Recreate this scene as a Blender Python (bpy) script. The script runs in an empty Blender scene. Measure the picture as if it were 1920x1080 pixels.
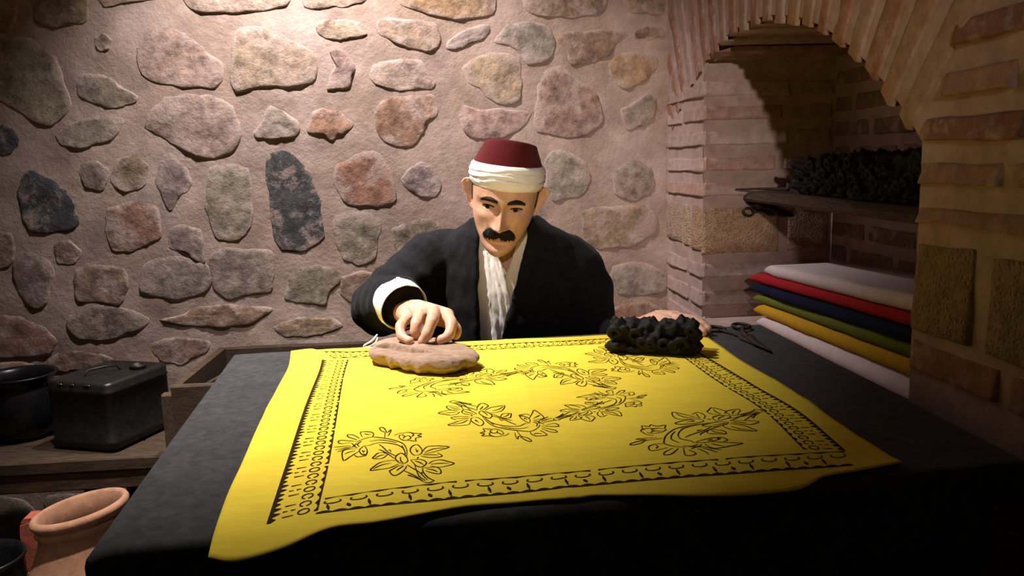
import bpy, math, random
import numpy as np
from mathutils import Vector, Matrix, noise

random.seed(7)
S = bpy.context.scene
COL = S.collection

# ------------------------------------------------------------------ camera
CAM = np.array([0.0, 0.0, 1.14])
FPX, PITCH, ROLL = 1500.0, math.radians(8.93), math.radians(1.6)
_c, _s = math.cos(PITCH), math.sin(PITCH)
_fw, _dn, _rt = np.array([0, _c, -_s]), np.array([0, -_s, -_c]), np.array([1.0, 0, 0])
_ax = math.cos(ROLL) * _rt + math.sin(ROLL) * _dn
_ay = math.sin(ROLL) * _rt - math.cos(ROLL) * _dn
cd = bpy.data.cameras.new('camera'); cam = bpy.data.objects.new('camera', cd); COL.objects.link(cam)
cd.sensor_width = 36.0; cd.lens = 36.0 * FPX / 1920.0; cd.clip_start = 0.02
cam.matrix_world = Matrix(((_ax[0], _ay[0], -_fw[0], CAM[0]), (_ax[1], _ay[1], -_fw[1], CAM[1]),
                           (_ax[2], _ay[2], -_fw[2], CAM[2]), (0, 0, 0, 1)))
S.camera = cam

# ------------------------------------------------------------------ light
wd = bpy.data.worlds.new('world'); S.world = wd; wd.use_nodes = True
bg = wd.node_tree.nodes['Background']; bg.inputs[0].default_value = (1.0, 0.72, 0.5, 1); bg.inputs[1].default_value = 0.020


def spot(name, loc, target, power, color, size, blend, radius):
    d = bpy.data.lights.new(name, 'SPOT'); o = bpy.data.objects.new(name, d); COL.objects.link(o)
    d.energy = power; d.color = color; d.spot_size = math.radians(size); d.spot_blend = blend
    d.shadow_soft_size = radius
    o.location = loc
    o.rotation_euler = (Vector(target) - Vector(loc)).to_track_quat('-Z', 'Y').to_euler()
    return o


spot('table_spotlight', (-0.75, 1.42, 2.35), (-0.50, 1.535, 0.80), 280, (1.0, 0.90, 0.85), 66, 1.0, 0.025)
spot('wall_washer_spotlight', (-0.58, 2.00, 2.30), (-0.48, 2.31, 1.35), 150, (1.0, 0.90, 0.94), 103, 1.0, 0.03)
spot('visitor_side_spotlight', (-0.10, -2.60, 1.95), (0.30, 2.30, 1.22), 325, (1.0, 0.83, 0.78), 17, 1.0, 0.05)
spot('visitor_side_spotlight', (-0.90, -0.60, 2.30), (-0.98, 1.66, 0.30), 40, (1.0, 0.82, 0.70), 19, 1.0, 0.05)
S.view_settings.view_transform = 'Standard'; S.view_settings.look = 'None'
S.view_settings.exposure = 0.0; S.view_settings.gamma = 1.0; S.view_settings.use_curve_mapping = False

# ------------------------------------------------------------------ helpers


def ray(px, py):
    x, y = (px - 960) / FPX, (py - 540) / FPX
    x, y = x * math.cos(ROLL) - y * math.sin(ROLL), x * math.sin(ROLL) + y * math.cos(ROLL)
    return np.array([x, _c - y * _s, -_s - y * _c])


def onz(px, py, z):
    d = ray(px, py); return CAM + d * ((z - CAM[2]) / d[2])


def onplane(px, py, p, n):
    d = ray(px, py); return CAM + d * (np.dot(np.array(p) - CAM, n) / np.dot(d, n))


def mesh(name, verts, faces, mat, parent=None, smooth=True, label=None, cat=None, group=None, kind=None):
    m = bpy.data.meshes.new(name)
    m.from_pydata([tuple(map(float, v)) for v in verts], [], [tuple(f) for f in faces])
    m.update()
    if mat is not None: m.materials.append(mat)
    if smooth: m.polygons.foreach_set('use_smooth', [True] * len(m.polygons))
    o = bpy.data.objects.new(name, m); COL.objects.link(o)
    if parent is not None: o.parent = parent
    tag(o, label, cat, group, kind)
    return o


def tag(o, label=None, cat=None, group=None, kind=None):
    if label: o['label'] = label
    if cat: o['category'] = cat
    if group: o['group'] = group
    if kind: o['kind'] = kind
    return o


def empty(name, loc, label=None, cat=None, group=None, kind=None, rz=0.0):
    o = bpy.data.objects.new(name, None); COL.objects.link(o); o.location = loc
    o.rotation_euler = (0, 0, rz); o.empty_display_size = 0.05
    return tag(o, label, cat, group, kind)


def put(o, parent):
    """parent a mesh that was built in world coordinates"""
    o.parent = parent
    o.matrix_parent_inverse = (Matrix.Translation(parent.location) @ parent.rotation_euler.to_matrix().to_4x4()).inverted()
    return o


def sub(o, part):
    """sub-part of a part whose mesh is already in world coordinates"""
    o.parent = part; o.matrix_parent_inverse = Matrix.Identity(4)
    return o


def nz(x, y, z=0.0): return noise.noise(Vector((x, y, z)))


def join(parts):
    V, F = [], []
    for v, f in parts:
        k = len(V); V.extend(v); F.extend([tuple(i + k for i in q) for q in f])
    return V, F


def loft(rings, cap0=True, cap1=True, closed=True):
    n = len(rings[0]); V = [p for r in rings for p in r]; F = []
    for i in range(len(rings) - 1):
        for j in range(n if closed else n - 1):
            a, b = i * n + j, i * n + (j + 1) % n
            F.append((a, b, b + n, a + n))
    if cap0: F.append(tuple(range(n - 1, -1, -1)))
    if cap1: F.append(tuple(range((len(rings) - 1) * n, len(rings) * n)))
    return V, F


def crom(P, k, closed=False):
    """Catmull-Rom resample, k points per span"""
    P = [np.array(p, float) for p in P]; n = len(P); out = []
    for i in range(n if closed else n - 1):
        p0 = P[(i - 1) % n] if closed or i > 0 else 2 * P[0] - P[1]
        p1, p2 = P[i], P[(i + 1) % n]
        p3 = P[(i + 2) % n] if closed or i + 2 < n else 2 * P[-1] - P[-2]
        for j in range(k):
            t = j / k
            out.append(0.5 * (2 * p1 + (p2 - p0) * t + (2 * p0 - 5 * p1 + 4 * p2 - p3) * t * t + (3 * p1 - p0 - 3 * p2 + p3) * t ** 3))
    if not closed: out.append(P[-1])
    return out


def tube(path, radii, n=14, caps=True, flat=(1.0, 1.0), up=None):
    """round tube along path with round ends; flat squashes the two cross axes"""
    P = [np.array(p, float) for p in path]; R = list(radii)
    if caps:
        d0 = (P[0] - P[1]) / np.linalg.norm(P[0] - P[1]); d1 = (P[-1] - P[-2]) / np.linalg.norm(P[-1] - P[-2])
        a = [(math.cos(t), math.sin(t)) for t in (1.45, 1.0, 0.5)]
        P = [P[0] + d0 * R[0] * s for c, s in a] + P + [P[-1] + d1 * R[-1] * s for c, s in reversed(a)]
        R = [R[0] * c for c, s in a] + R + [R[-1] * c for c, s in reversed(a)]
    T = [(P[min(i + 1, len(P) - 1)] - P[max(i - 1, 0)]) for i in range(len(P))]
    T = [t / max(np.linalg.norm(t), 1e-9) for t in T]
    ref = np.array(up if up is not None else ([0, 0, 1.0] if abs(T[0][2]) < 0.9 else [1.0, 0, 0]))
    u = np.cross(T[0], ref); u /= np.linalg.norm(u); rings = []
    for p, t, r in zip(P, T, R):
        u = u - t * np.dot(u, t); u /= np.linalg.norm(u); v = np.cross(t, u)
        rings.append([p + r * (math.cos(2 * math.pi * k / n) * u * flat[0] + math.sin(2 * math.pi * k / n) * v * flat[1]) for k in range(n)])
    return loft(rings)


def lathe(prof, n=40, center=(0, 0, 0), sx=1.0, sy=1.0, cap0=True, cap1=True):
    c = np.array(center)
    return loft([[c + np.array([r * sx * math.cos(2 * math.pi * k / n), r * sy * math.sin(2 * math.pi * k / n), z]) for k in range(n)] for r, z in prof], cap0, cap1)


def remeshed(name, parts, voxel, iters, mat, parent=None, disp=None, **kw):
    V, F = join(parts)
    o = mesh(name + '_tmp', V, F, None)
    md = o.modifiers.new('r', 'REMESH'); md.mode = 'VOXEL'; md.voxel_size = voxel
    if iters:
        ms = o.modifiers.new('s', 'SMOOTH'); ms.factor = 0.5; ms.iterations = iters
    dg = bpy.context.evaluated_depsgraph_get()
    m = bpy.data.meshes.new_from_object(o.evaluated_get(dg))
    bpy.data.objects.remove(o)
    m.name = name; m.materials.clear(); m.materials.append(mat)
    if disp is not None:
        co = np.empty(len(m.vertices) * 3, np.float32); m.vertices.foreach_get('co', co); co = co.reshape(-1, 3)
        nr_ = np.array([v.vector[:] for v in m.vertex_normals], np.float32)
        d = np.array([disp(Vector(p)) for p in co.tolist()], np.float32)
        m.vertices.foreach_set('co', (co + nr_ * d[:, None]).ravel()); m.update()
    m.polygons.foreach_set('use_smooth', [True] * len(m.polygons))
    r = bpy.data.objects.new(name, m); COL.objects.link(r)
    if parent is not None: put(r, parent)
    tag(r, kw.get('label'), kw.get('cat'), kw.get('group'), kw.get('kind'))
    return r


# ------------------------------------------------------------------ materials


def material(name, color, rough=0.85, var=0.25, scale=12.0, bump=0.3, bscale=60.0, color2=None, mix=0.5,
             objcol=False, smear=None, metallic=0.0, sheen=0.0, sss=0.0, stretch=(1, 1, 1), spec=0.3, dist=0.004, pits=0.0, edge=0.0):
    """noise-driven procedural material. objcol: base from the object's own colour.
    smear: (colour, amount) patches of a second substance (mortar smeared on stone)."""
    m = bpy.data.materials.new(name); m.use_nodes = True
    nt = m.node_tree; N = nt.nodes; L = nt.links
    b = N['Principled BSDF']; b.inputs['Roughness'].default_value = rough; b.inputs['Metallic'].default_value = metallic
    b.inputs['Specular IOR Level'].default_value = spec
    if sheen: b.inputs['Sheen Weight'].default_value = sheen; b.inputs['Sheen Roughness'].default_value = 0.6
    if sss:
        b.inputs['Subsurface Weight'].default_value = sss; b.inputs['Subsurface Radius'].default_value = (0.6, 0.25, 0.12)
        b.inputs['Subsurface Scale'].default_value = 0.008
    geo = N.new('ShaderNodeNewGeometry'); mp = N.new('ShaderNodeMapping'); mp.inputs['Scale'].default_value = stretch
    L.new(geo.outputs['Position'], mp.inputs['Vector'])

    def tex(sc, det=6, rg=0.6):
        t = N.new('ShaderNodeTexNoise'); t.inputs['Scale'].default_value = sc; t.inputs['Detail'].default_value = det
        t.inputs['Roughness'].default_value = rg; L.new(mp.outputs[0], t.inputs['Vector']); return t

    def mixc(fac, a, c2, mode='MIX'):
        x = N.new('ShaderNodeMix'); x.data_type = 'RGBA'; x.blend_type = mode
        for sock, val in ((x.inputs[0], fac), (x.inputs[6], a), (x.inputs[7], c2)):
            if isinstance(val, (int, float)): sock.default_value = val
            elif isinstance(val, tuple): sock.default_value = val if len(val) == 4 else (*val, 1)
            else: L.new(val, sock)
        return x.outputs[2]

    def ramp(fac, lo, hi, a=0.0, c2=1.0):
        r = N.new('ShaderNodeMapRange'); r.inputs[1].default_value = lo; r.inputs[2].default_value = hi
        r.inputs[3].default_value = a; r.inputs[4].default_value = c2; L.new(fac, r.inputs[0]); return r.outputs[0]

    if objcol:
        oi = N.new('ShaderNodeObjectInfo'); base = oi.outputs['Color']
    else:
        rg = N.new('ShaderNodeRGB'); rg.outputs[0].default_value = (*color, 1); base = rg.outputs[0]
    n1 = tex(scale)
    if color2 is not None:
        base = mixc(ramp(n1.outputs[0], 0.5 - 0.2 * mix - 0.05, 0.62 + 0.1 * (1 - mix)), base, color2)
    n2 = tex(scale * 2.7, 8, 0.65)
    v = ramp(n2.outputs[0], 0.3, 0.7, 1 - var, 1 + var)
    cb = N.new('ShaderNodeCombineColor')
    for i in range(3): L.new(v, cb.inputs[i])
    base = mixc(1.0, base, cb.outputs[0], 'MULTIPLY')
    if smear is not None:
        n3 = tex(smear[2], 7, 0.7)
        f = n3.outputs[0]
        if edge:
            at = N.new('ShaderNodeAttribute'); at.attribute_name = 'edge'
            md = N.new('ShaderNodeMath'); md.operation = 'MULTIPLY_ADD'; md.inputs[1].default_value = edge
            L.new(at.outputs['Fac'], md.inputs[0]); L.new(f, md.inputs[2]); f = md.outputs[0]
        base = mixc(ramp(f, 0.62 - 0.25 * smear[1], 0.74 - 0.2 * smear[1], 0, 0.92), base, smear[0])
    L.new(base, b.inputs['Base Color'])
    if bump:
        bp = N.new('ShaderNodeBump'); bp.inputs['Strength'].default_value = bump; bp.inputs['Distance'].default_value = dist
        n4 = tex(bscale, 8, 0.7); h = n4.outputs[0]
        if pits:
            vo = N.new('ShaderNodeTexVoronoi'); vo.inputs['Scale'].default_value = pits; L.new(mp.outputs[0], vo.inputs['Vector'])
            md = N.new('ShaderNodeMath'); md.operation = 'ADD'
            L.new(h, md.inputs[0]); L.new(ramp(vo.outputs[0], 0.0, 0.5), md.inputs[1]); h = md.outputs[0]
        L.new(h, bp.inputs['Height']); L.new(bp.outputs[0], b.inputs['Normal'])
    return m


MORTAR = (0.51, 0.39, 0.32)
M = dict(
    mortar=material('mortar_plaster', MORTAR, 0.95, 0.28, 4, 0.75, 60, (0.40, 0.28, 0.20), 0.55, dist=0.005),
    stone=material('rubble_stone', (1, 1, 1), 0.9, 0.55, 11, 0.9, 42, objcol=True, smear=((*MORTAR, 1), 0.42, 15), dist=0.007, edge=0.24),
    brickmortar=material('brick_joint_plaster', (0.47, 0.35, 0.30), 0.95, 0.2, 8, 0.5, 80, (0.42, 0.29, 0.23), 0.5, dist=0.004),
    brick=material('plastered_brick', (1, 1, 1), 0.92, 0.25, 16, 0.6, 75, objcol=True, smear=((0.47, 0.35, 0.30, 1), 0.45, 22), dist=0.005),
    tuff=material('pitted_tuff', (1, 1, 1), 0.95, 0.3, 20, 0.75, 110, objcol=True, dist=0.007, pits=150),
    floor=material('dark_floor', (0.05, 0.038, 0.03), 0.8, 0.3, 6, 0.4, 30),
    felt=material('black_felt', (0.025, 0.025, 0.028), 0.95, 0.4, 30, 0.35, 500, (0.041, 0.040, 0.044), 0.5, sheen=0.12, dist=0.001, spec=0.1),
    yellow=material('yellow_cotton', (0.86, 0.68, 0.065), 0.9, 0.05, 14, 0.25, 500, (0.81, 0.62, 0.05), 0.5, dist=0.0008, spec=0.1, stretch=(1, 4, 1)),
    ink=material('dark_print_ink', (0.035, 0.018, 0.006), 0.9, 0.5, 120, 0, spec=0.1),
    wood_block=material('worn_pale_wood', (0.36, 0.25, 0.17), 0.8, 0.3, 26, 0.5, 80, (0.25, 0.165, 0.115), 0.6, stretch=(1, 3, 3), dist=0.003),
    wood_dark=material('dark_old_wood', (0.075, 0.045, 0.022), 0.75, 0.45, 14, 0.6, 60, (0.03, 0.02, 0.012), 0.5, stretch=(1, 6, 8), dist=0.003),
    wood_shelf=material('dark_shelf_wood', (0.10, 0.062, 0.035), 0.75, 0.45, 14, 0.6, 60, (0.045, 0.03, 0.02), 0.5, stretch=(8, 1, 8), dist=0.003),
    black_wood=material('ink_blackened_wood', (0.006, 0.0055, 0.0045), 0.65, 0.5, 40, 0.5, 120, (0.012, 0.011, 0.008), 0.5, dist=0.003, spec=0.25),
    iron=material('dark_iron', (0.045, 0.036, 0.03), 0.5, 0.4, 60, 0.3, 150, metallic=0.6),
    tin=material('black_lacquered_tin', (0.006, 0.006, 0.005), 0.42, 0.5, 30, 0.2, 60, (0.014, 0.012, 0.009), 0.6, dist=0.002, spec=0.5),
    glaze=material('black_glaze', (0.008, 0.008, 0.009), 0.3, 0.4, 20, 0.1, 40, dist=0.002, spec=0.5),
    clay=material('terracotta_clay', (0.36, 0.19, 0.11), 0.85, 0.2, 16, 0.35, 90, (0.29, 0.15, 0.085), 0.5, dist=0.003),
    redbrick=material('red_brick', (0.42, 0.11, 0.06), 0.9, 0.3, 30, 0.4, 90),
    skin=material('wax_skin', (0.65, 0.40, 0.27), 0.5, 0.09, 45, 0.12, 500, (0.59, 0.33, 0.215), 0.5, sss=0.12, dist=0.0006, spec=0.35),
    hair=material('dark_hair', (0.010, 0.007, 0.005), 0.6, 0.5, 300, 0.6, 900, stretch=(1, 1, 0.3), dist=0.001),
    eyewhite=material('eye_white', (0.30, 0.22, 0.17), 0.25, 0.05, 50, 0),  # kept dark: the shade of the eye sockets is put into this colour
    iris=material('dark_iris', (0.02, 0.011, 0.006), 0.15, 0.2, 200, 0, spec=0.6),
    lip=material('wax_lip', (0.52, 0.24, 0.17), 0.5, 0.05, 60, 0),
    fez=material('crimson_felt', (0.10, 0.0115, 0.013), 0.95, 0.2, 60, 0.4, 500, sheen=0.04, dist=0.001, spec=0.1),
    white=material('white_cotton', (0.88, 0.86, 0.82), 0.9, 0.05, 30, 0.25, 600, dist=0.0007, spec=0.1),
    shirt=material('thin_white_shirt', (0.74, 0.66, 0.57), 0.9, 0.07, 40, 0.3, 500, stretch=(3, 3, 0.6), dist=0.001, spec=0.1),
    jacket=material('black_wool', (0.0075, 0.0072, 0.0078), 0.95, 0.35, 60, 0.5, 400, (0.012, 0.012, 0.014), 0.5, sheen=0.03, dist=0.001, spec=0.1),
    trousers=material('dark_trousers', (0.02, 0.02, 0.022), 0.95, 0.3, 60, 0.3, 300),
    leather=material('dark_leather', (0.02, 0.013, 0.009), 0.5, 0.3, 60, 0.3, 200),
    silver=material('bright_metal', (0.7, 0.68, 0.62), 0.25, 0.1, 60, 0, metallic=1.0),
)
for k, c in dict(f_white=(0.72, 0.62, 0.60), f_red=(0.42, 0.022, 0.028), f_navy=(0.012, 0.017, 0.042), f_green=(0.17, 0.20, 0.030), f_yellow=(0.62, 0.36, 0.022)).items():
    M[k] = material('folded_' + k[2:] + '_fabric', c, 0.95, 0.08, 20, 0.3, 500, dist=0.001, spec=0.1)

# ================================================================== THE SETTING
# floor
V, F = [], []
nx, ny = 30, 30
for j in range(ny + 1):
    for i in range(nx + 1):
        x, y = -2.6 + 3.9 * i / nx, -0.6 + 3.2 * j / ny
        V.append((x, y, 0.004 * nz(x * 3, y * 3)))
for j in range(ny):
    for i in range(nx):
        a = j * (nx + 1) + i; F.append((a, a + 1, a + nx + 2, a + nx + 1))
mesh('floor', V, F, M['floor'], kind='structure', label='dark stone floor under the table and bench')

# back wall ---------------------------------------------------------
W0 = np.array([0.494, 2.518, 0.0]); WE = np.array([-0.9967, -0.081, 0]); WM = np.array([0.081, -0.9967, 0])


def bw(a, z, d=0.0): return W0 + WE * a + np.array([0, 0, z]) + WM * d


def bwuv(px, py):
    p = onplane(px, py, W0, WM); return float(np.dot(p - W0, WE)), float(p[2])


def mort(a, z): return 0.006 * nz(a * 4, z * 4, 3) + 0.003 * nz(a * 14, z * 14, 8)


V, F = [], []
na, nh = 190, 120
A0, A1, Z1 = -0.25, 3.0, 2.6
for j in range(nh + 1):
    for i in range(na + 1):
        a, z = A0 + (A1 - A0) * i / na, Z1 * j / nh
        V.append(bw(a, z, mort(a, z)))
for j in range(nh):
    for i in range(na):
        q = j * (na + 1) + i; F.append((q + 1, q, q + na + 1, q + na + 2))
wall_back = mesh('wall_back', V, F, M['mortar'], kind='structure', label='rubble stone wall with wide plastered mortar joints behind the seated person')

TAN, BRN, GRY, PNK, RED, DRK, OCH, GRN = (0.42, 0.31, 0.22), (0.27, 0.185, 0.12), (0.30, 0.265, 0.235), (0.42, 0.30, 0.26), (0.36, 0.165, 0.105), (0.085, 0.083, 0.088), (0.45, 0.30, 0.14), (0.23, 0.21, 0.15)
STONES = [
    ([(0, -20), (25, -15), (33, 12), (28, 35), (15, 55), (0, 62), (-25, 50), (-30, 5)], BRN, .012),
    ([(65, -20), (160, -20), (163, 18), (160, 42), (125, 48), (97, 50), (68, 38)], BRN, .020),
    ([(185, -22), (290, -22), (292, -3), (240, 6), (200, 12)], TAN, .012),
    ([(347, -28), (535, -28), (537, 8), (515, 14), (490, 20), (458, 23), (390, 23), (370, 18), (353, 8)], PNK, .022),
    ([(570, -25), (690, -25), (685, 2), (660, 8), (610, 14), (575, 12)], PNK, .012),
    ([(0, 75), (40, 72), (62, 75), (85, 95), (105, 110), (115, 150), (128, 195), (108, 220), (93, 233), (60, 222), (25, 195), (-10, 180), (-25, 120)], GRN, .020),
    ([(147, 140), (165, 137), (200, 142), (225, 160), (255, 180), (250, 192), (215, 200), (180, 195), (155, 180), (145, 160)], GRY, .012),
    ([(268, 75), (290, 55), (320, 50), (345, 62), (380, 95), (412, 118), (412, 150), (400, 163), (350, 160), (290, 152), (272, 140), (262, 110)], PNK, .014),
    ([(440, 65), (460, 48), (490, 47), (520, 60), (560, 85), (585, 100), (590, 122), (585, 150), (555, 160), (525, 162), (500, 160), (475, 165), (445, 172), (438, 150), (438, 110)], TAN, .022),
    ([(592, 45), (615, 37), (650, 36), (672, 42), (674, 56), (684, 64), (665, 72), (630, 75), (600, 65)], TAN, .016),
    ([(615, 165), (622, 140), (630, 120), (618, 100), (632, 93), (650, 98), (660, 115), (666, 133), (655, 160), (640, 165), (625, 168)], PNK, .020),
    ([(278, 230), (285, 205), (310, 185), (345, 176), (400, 180), (425, 195), (443, 228), (445, 255), (435, 280), (400, 295), (370, 292), (330, 270), (295, 250), (275, 240)], PNK, .020),
    ([(505, 198), (520, 203), (540, 215), (558, 228), (560, 245), (545, 255), (515, 260), (485, 258), (480, 245), (495, 225)], GRY, .018),
    ([(582, 235), (585, 210), (605, 203), (635, 210), (652, 225), (660, 235), (645, 250), (632, 256), (622, 263), (605, 255), (582, 248)], RED, .020),
    ([(118, 240), (160, 220), (215, 218), (230, 230), (210, 260), (190, 268), (150, 277), (115, 270), (105, 255)], GRN, .012),
    ([(500, 300), (510, 287), (530, 285), (550, 290), (570, 310), (585, 345), (595, 370), (600, 405), (605, 440), (590, 455), (575, 465), (530, 463), (515, 440), (508, 390), (502, 340)], DRK, .018),
    ([(300, 300), (318, 285), (335, 300), (350, 320), (355, 345), (335, 370), (320, 395), (305, 375), (295, 340)], GRY, .010),
    ([(388, 320), (410, 310), (440, 308), (465, 320), (470, 345), (470, 420), (465, 435), (445, 446), (415, 445), (395, 420), (388, 380)], GRY, .012),
    ([(45, 330), (60, 320), (90, 335), (120, 355), (138, 385), (142, 415), (125, 430), (95, 435), (55, 430), (40, 400), (35, 360)], DRK, .014),
    ([(205, 390), (240, 380), (280, 383), (297, 395), (300, 430), (296, 448), (270, 460), (245, 468), (215, 468), (200, 440)], RED, .016),
    ([(315, 430), (345, 420), (375, 430), (380, 460), (382, 492), (345, 475), (322, 463)], GRY, .014),
    ([(395, 475), (430, 465), (480, 468), (510, 475), (510, 520), (505, 545), (470, 550), (430, 558), (405, 540), (395, 510)], GRY, .018),
    ([(268, 500), (290, 485), (330, 480), (380, 490), (395, 520), (385, 545), (340, 560), (300, 555), (268, 545)], GRY, .014),
    ([(545, 520), (565, 502), (600, 495), (630, 505), (635, 530), (618, 545), (610, 570), (580, 568), (540, 558)], GRN, .020),
    ([(30, 480), (55, 470), (85, 485), (100, 515), (95, 550), (80, 575), (62, 577), (45, 560), (25, 520)], GRY, .018),
    ([(140, 505), (180, 495), (225, 505), (240, 540), (220, 570), (180, 563), (150, 565), (138, 535)], BRN, .014),
    ([(140, 590), (190, 570), (240, 580), (275, 600), (265, 615), (230, 630), (190, 638), (150, 635), (130, 615)], GRN, .020),
    ([(305, 600), (345, 590), (370, 575), (430, 570), (480, 575), (505, 580), (480, 600), (460, 608), (400, 612), (340, 608)], BRN, .022),
    ([(-30, 600), (0, 590), (40, 595), (80, 615), (103, 640), (85, 665), (50, 668), (0, 670), (-30, 650)], RED, .020),
    ([(95, 670), (120, 657), (160, 658), (210, 672), (190, 690), (150, 697), (110, 695), (95, 690)], BRN, .016),
    ([(285, 645), (330, 630), (390, 640), (385, 660), (340, 680), (300, 675)], BRN, .012),
    ([(-20, 685), (40, 675), (75, 690), (80, 715), (40, 740), (-20, 740)], OCH, .016),
    ([(750, -25), (920, -25), (922, 22), (905, 32), (870, 34), (850, 36), (800, 25), (760, 10)], OCH, .020),
    ([(980, -25), (1130, -25), (1128, 18), (1110, 28), (1060, 32), (1005, 28), (985, 12)], BRN, .012),
    ([(1168, -25), (1248, -25), (1245, 20), (1215, 26), (1180, 20)], BRN, .012),
    ([(705, 40), (730, 32), (780, 37), (815, 45), (823, 65), (820, 88), (805, 97), (770, 90), (740, 80), (715, 65)], TAN, .022),
    ([(838, 80), (855, 65), (880, 52), (915, 46), (918, 58), (900, 75), (875, 85), (850, 94), (838, 90)], GRY, .018),
    ([(932, 70), (945, 48), (970, 42), (1005, 42), (1030, 55), (1040, 80), (1035, 100), (1015, 115), (990, 118), (975, 100), (955, 85), (935, 80)], GRY, .018),
    ([(1048, 75), (1060, 60), (1110, 58), (1160, 55), (1180, 62), (1150, 85), (1140, 105), (1100, 118), (1075, 120), (1065, 100), (1055, 90)], BRN, .022),
    ([(1190, 60), (1210, 50), (1240, 52), (1243, 68), (1210, 72), (1190, 72)], BRN, .014),
    ([(695, 140), (705, 120), (740, 110), (785, 115), (800, 135), (813, 155), (810, 165), (770, 168), (730, 166), (705, 158)], PNK, .016),
    ([(870, 130), (885, 112), (920, 100), (950, 100), (970, 115), (977, 140), (975, 185), (960, 193), (930, 190), (905, 170), (880, 150)], TAN, .022),
    ([(1145, 120), (1165, 100), (1200, 97), (1230, 110), (1228, 130), (1205, 150), (1180, 165), (1160, 160), (1145, 140)], OCH, .014),
    ([(1012, 160), (1025, 135), (1045, 122), (1065, 135), (1085, 155), (1110, 170), (1125, 200), (1125, 230), (1095, 250), (1060, 253), (1010, 245), (1003, 220), (1010, 190)], BRN, .018),
    ([(705, 205), (725, 185), (770, 178), (810, 180), (818, 195), (815, 220), (805, 225), (795, 245), (775, 270), (740, 272), (720, 260), (708, 235)], RED, .020),
    ([(865, 195), (900, 205), (950, 205), (990, 212), (985, 228), (960, 250), (940, 258), (900, 260), (875, 250), (862, 220)], TAN, .018),
    ([(1165, 205), (1190, 190), (1215, 175), (1230, 190), (1225, 220), (1205, 238), (1180, 242), (1170, 228)], GRN, .018),
    ([(635, 310), (665, 290), (700, 283), (720, 300), (735, 340), (740, 372), (710, 385), (660, 385), (640, 370), (628, 340)], RED, .014),
    ([(755, 335), (770, 315), (790, 302), (810, 315), (825, 340), (818, 365), (790, 368), (765, 355)], GRY, .016),
    ([(1025, 295), (1045, 280), (1070, 285), (1095, 305), (1105, 335), (1095, 360), (1065, 370), (1040, 375), (1025, 350)], GRY, .014),
    ([(1150, 330), (1165, 310), (1195, 300), (1220, 315), (1225, 340), (1215, 365), (1180, 375), (1155, 360)], GRY, .014),
    ([(625, 410), (650, 395), (690, 398), (710, 410), (708, 450), (700, 485), (670, 495), (645, 480), (630, 445)], GRY, .014),
    ([(735, 430), (770, 415), (810, 412), (830, 430), (820, 450), (790, 470), (765, 490), (748, 470)], GRN, .014),
    ([(1090, 400), (1110, 390), (1160, 385), (1215, 385), (1228, 410), (1225, 440), (1180, 460), (1130, 465), (1105, 455)], TAN, .016),
    ([(1150, 500), (1185, 490), (1225, 500), (1248, 520), (1245, 545), (1200, 553), (1160, 550), (1145, 525)], GRY, .016),
    ([(1135, 585), (1165, 570), (1215, 565), (1240, 580), (1235, 600), (1190, 620), (1140, 615)], RED, .014),
    ([(640, 520), (680, 505), (700, 515), (700, 545), (665, 565), (640, 550)], BRN, .012),
    ([(0, 235), (25, 240), (35, 265), (20, 285), (-10, 290), (-20, 260)], DRK, .012),
    ([(178, 70), (195, 62), (212, 75), (205, 92), (185, 92)], BRN, .008),
    ([(-20, 440), (20, 435), (28, 470), (15, 500), (-20, 500)], BRN, .012),
    ([(515, 615), (560, 595), (620, 597), (640, 612), (600, 626), (540, 630)], BRN, .010),
    ([(215, 300), (250, 290), (275, 310), (270, 345), (235, 360), (210, 340)], BRN, .009),
    ([(150, 310), (185, 300), (205, 325), (190, 355), (160, 350)], GRN, .008),
    ([(100, 460), (130, 450), (150, 470), (140, 492), (110, 492)], BRN, .008),
]


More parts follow.
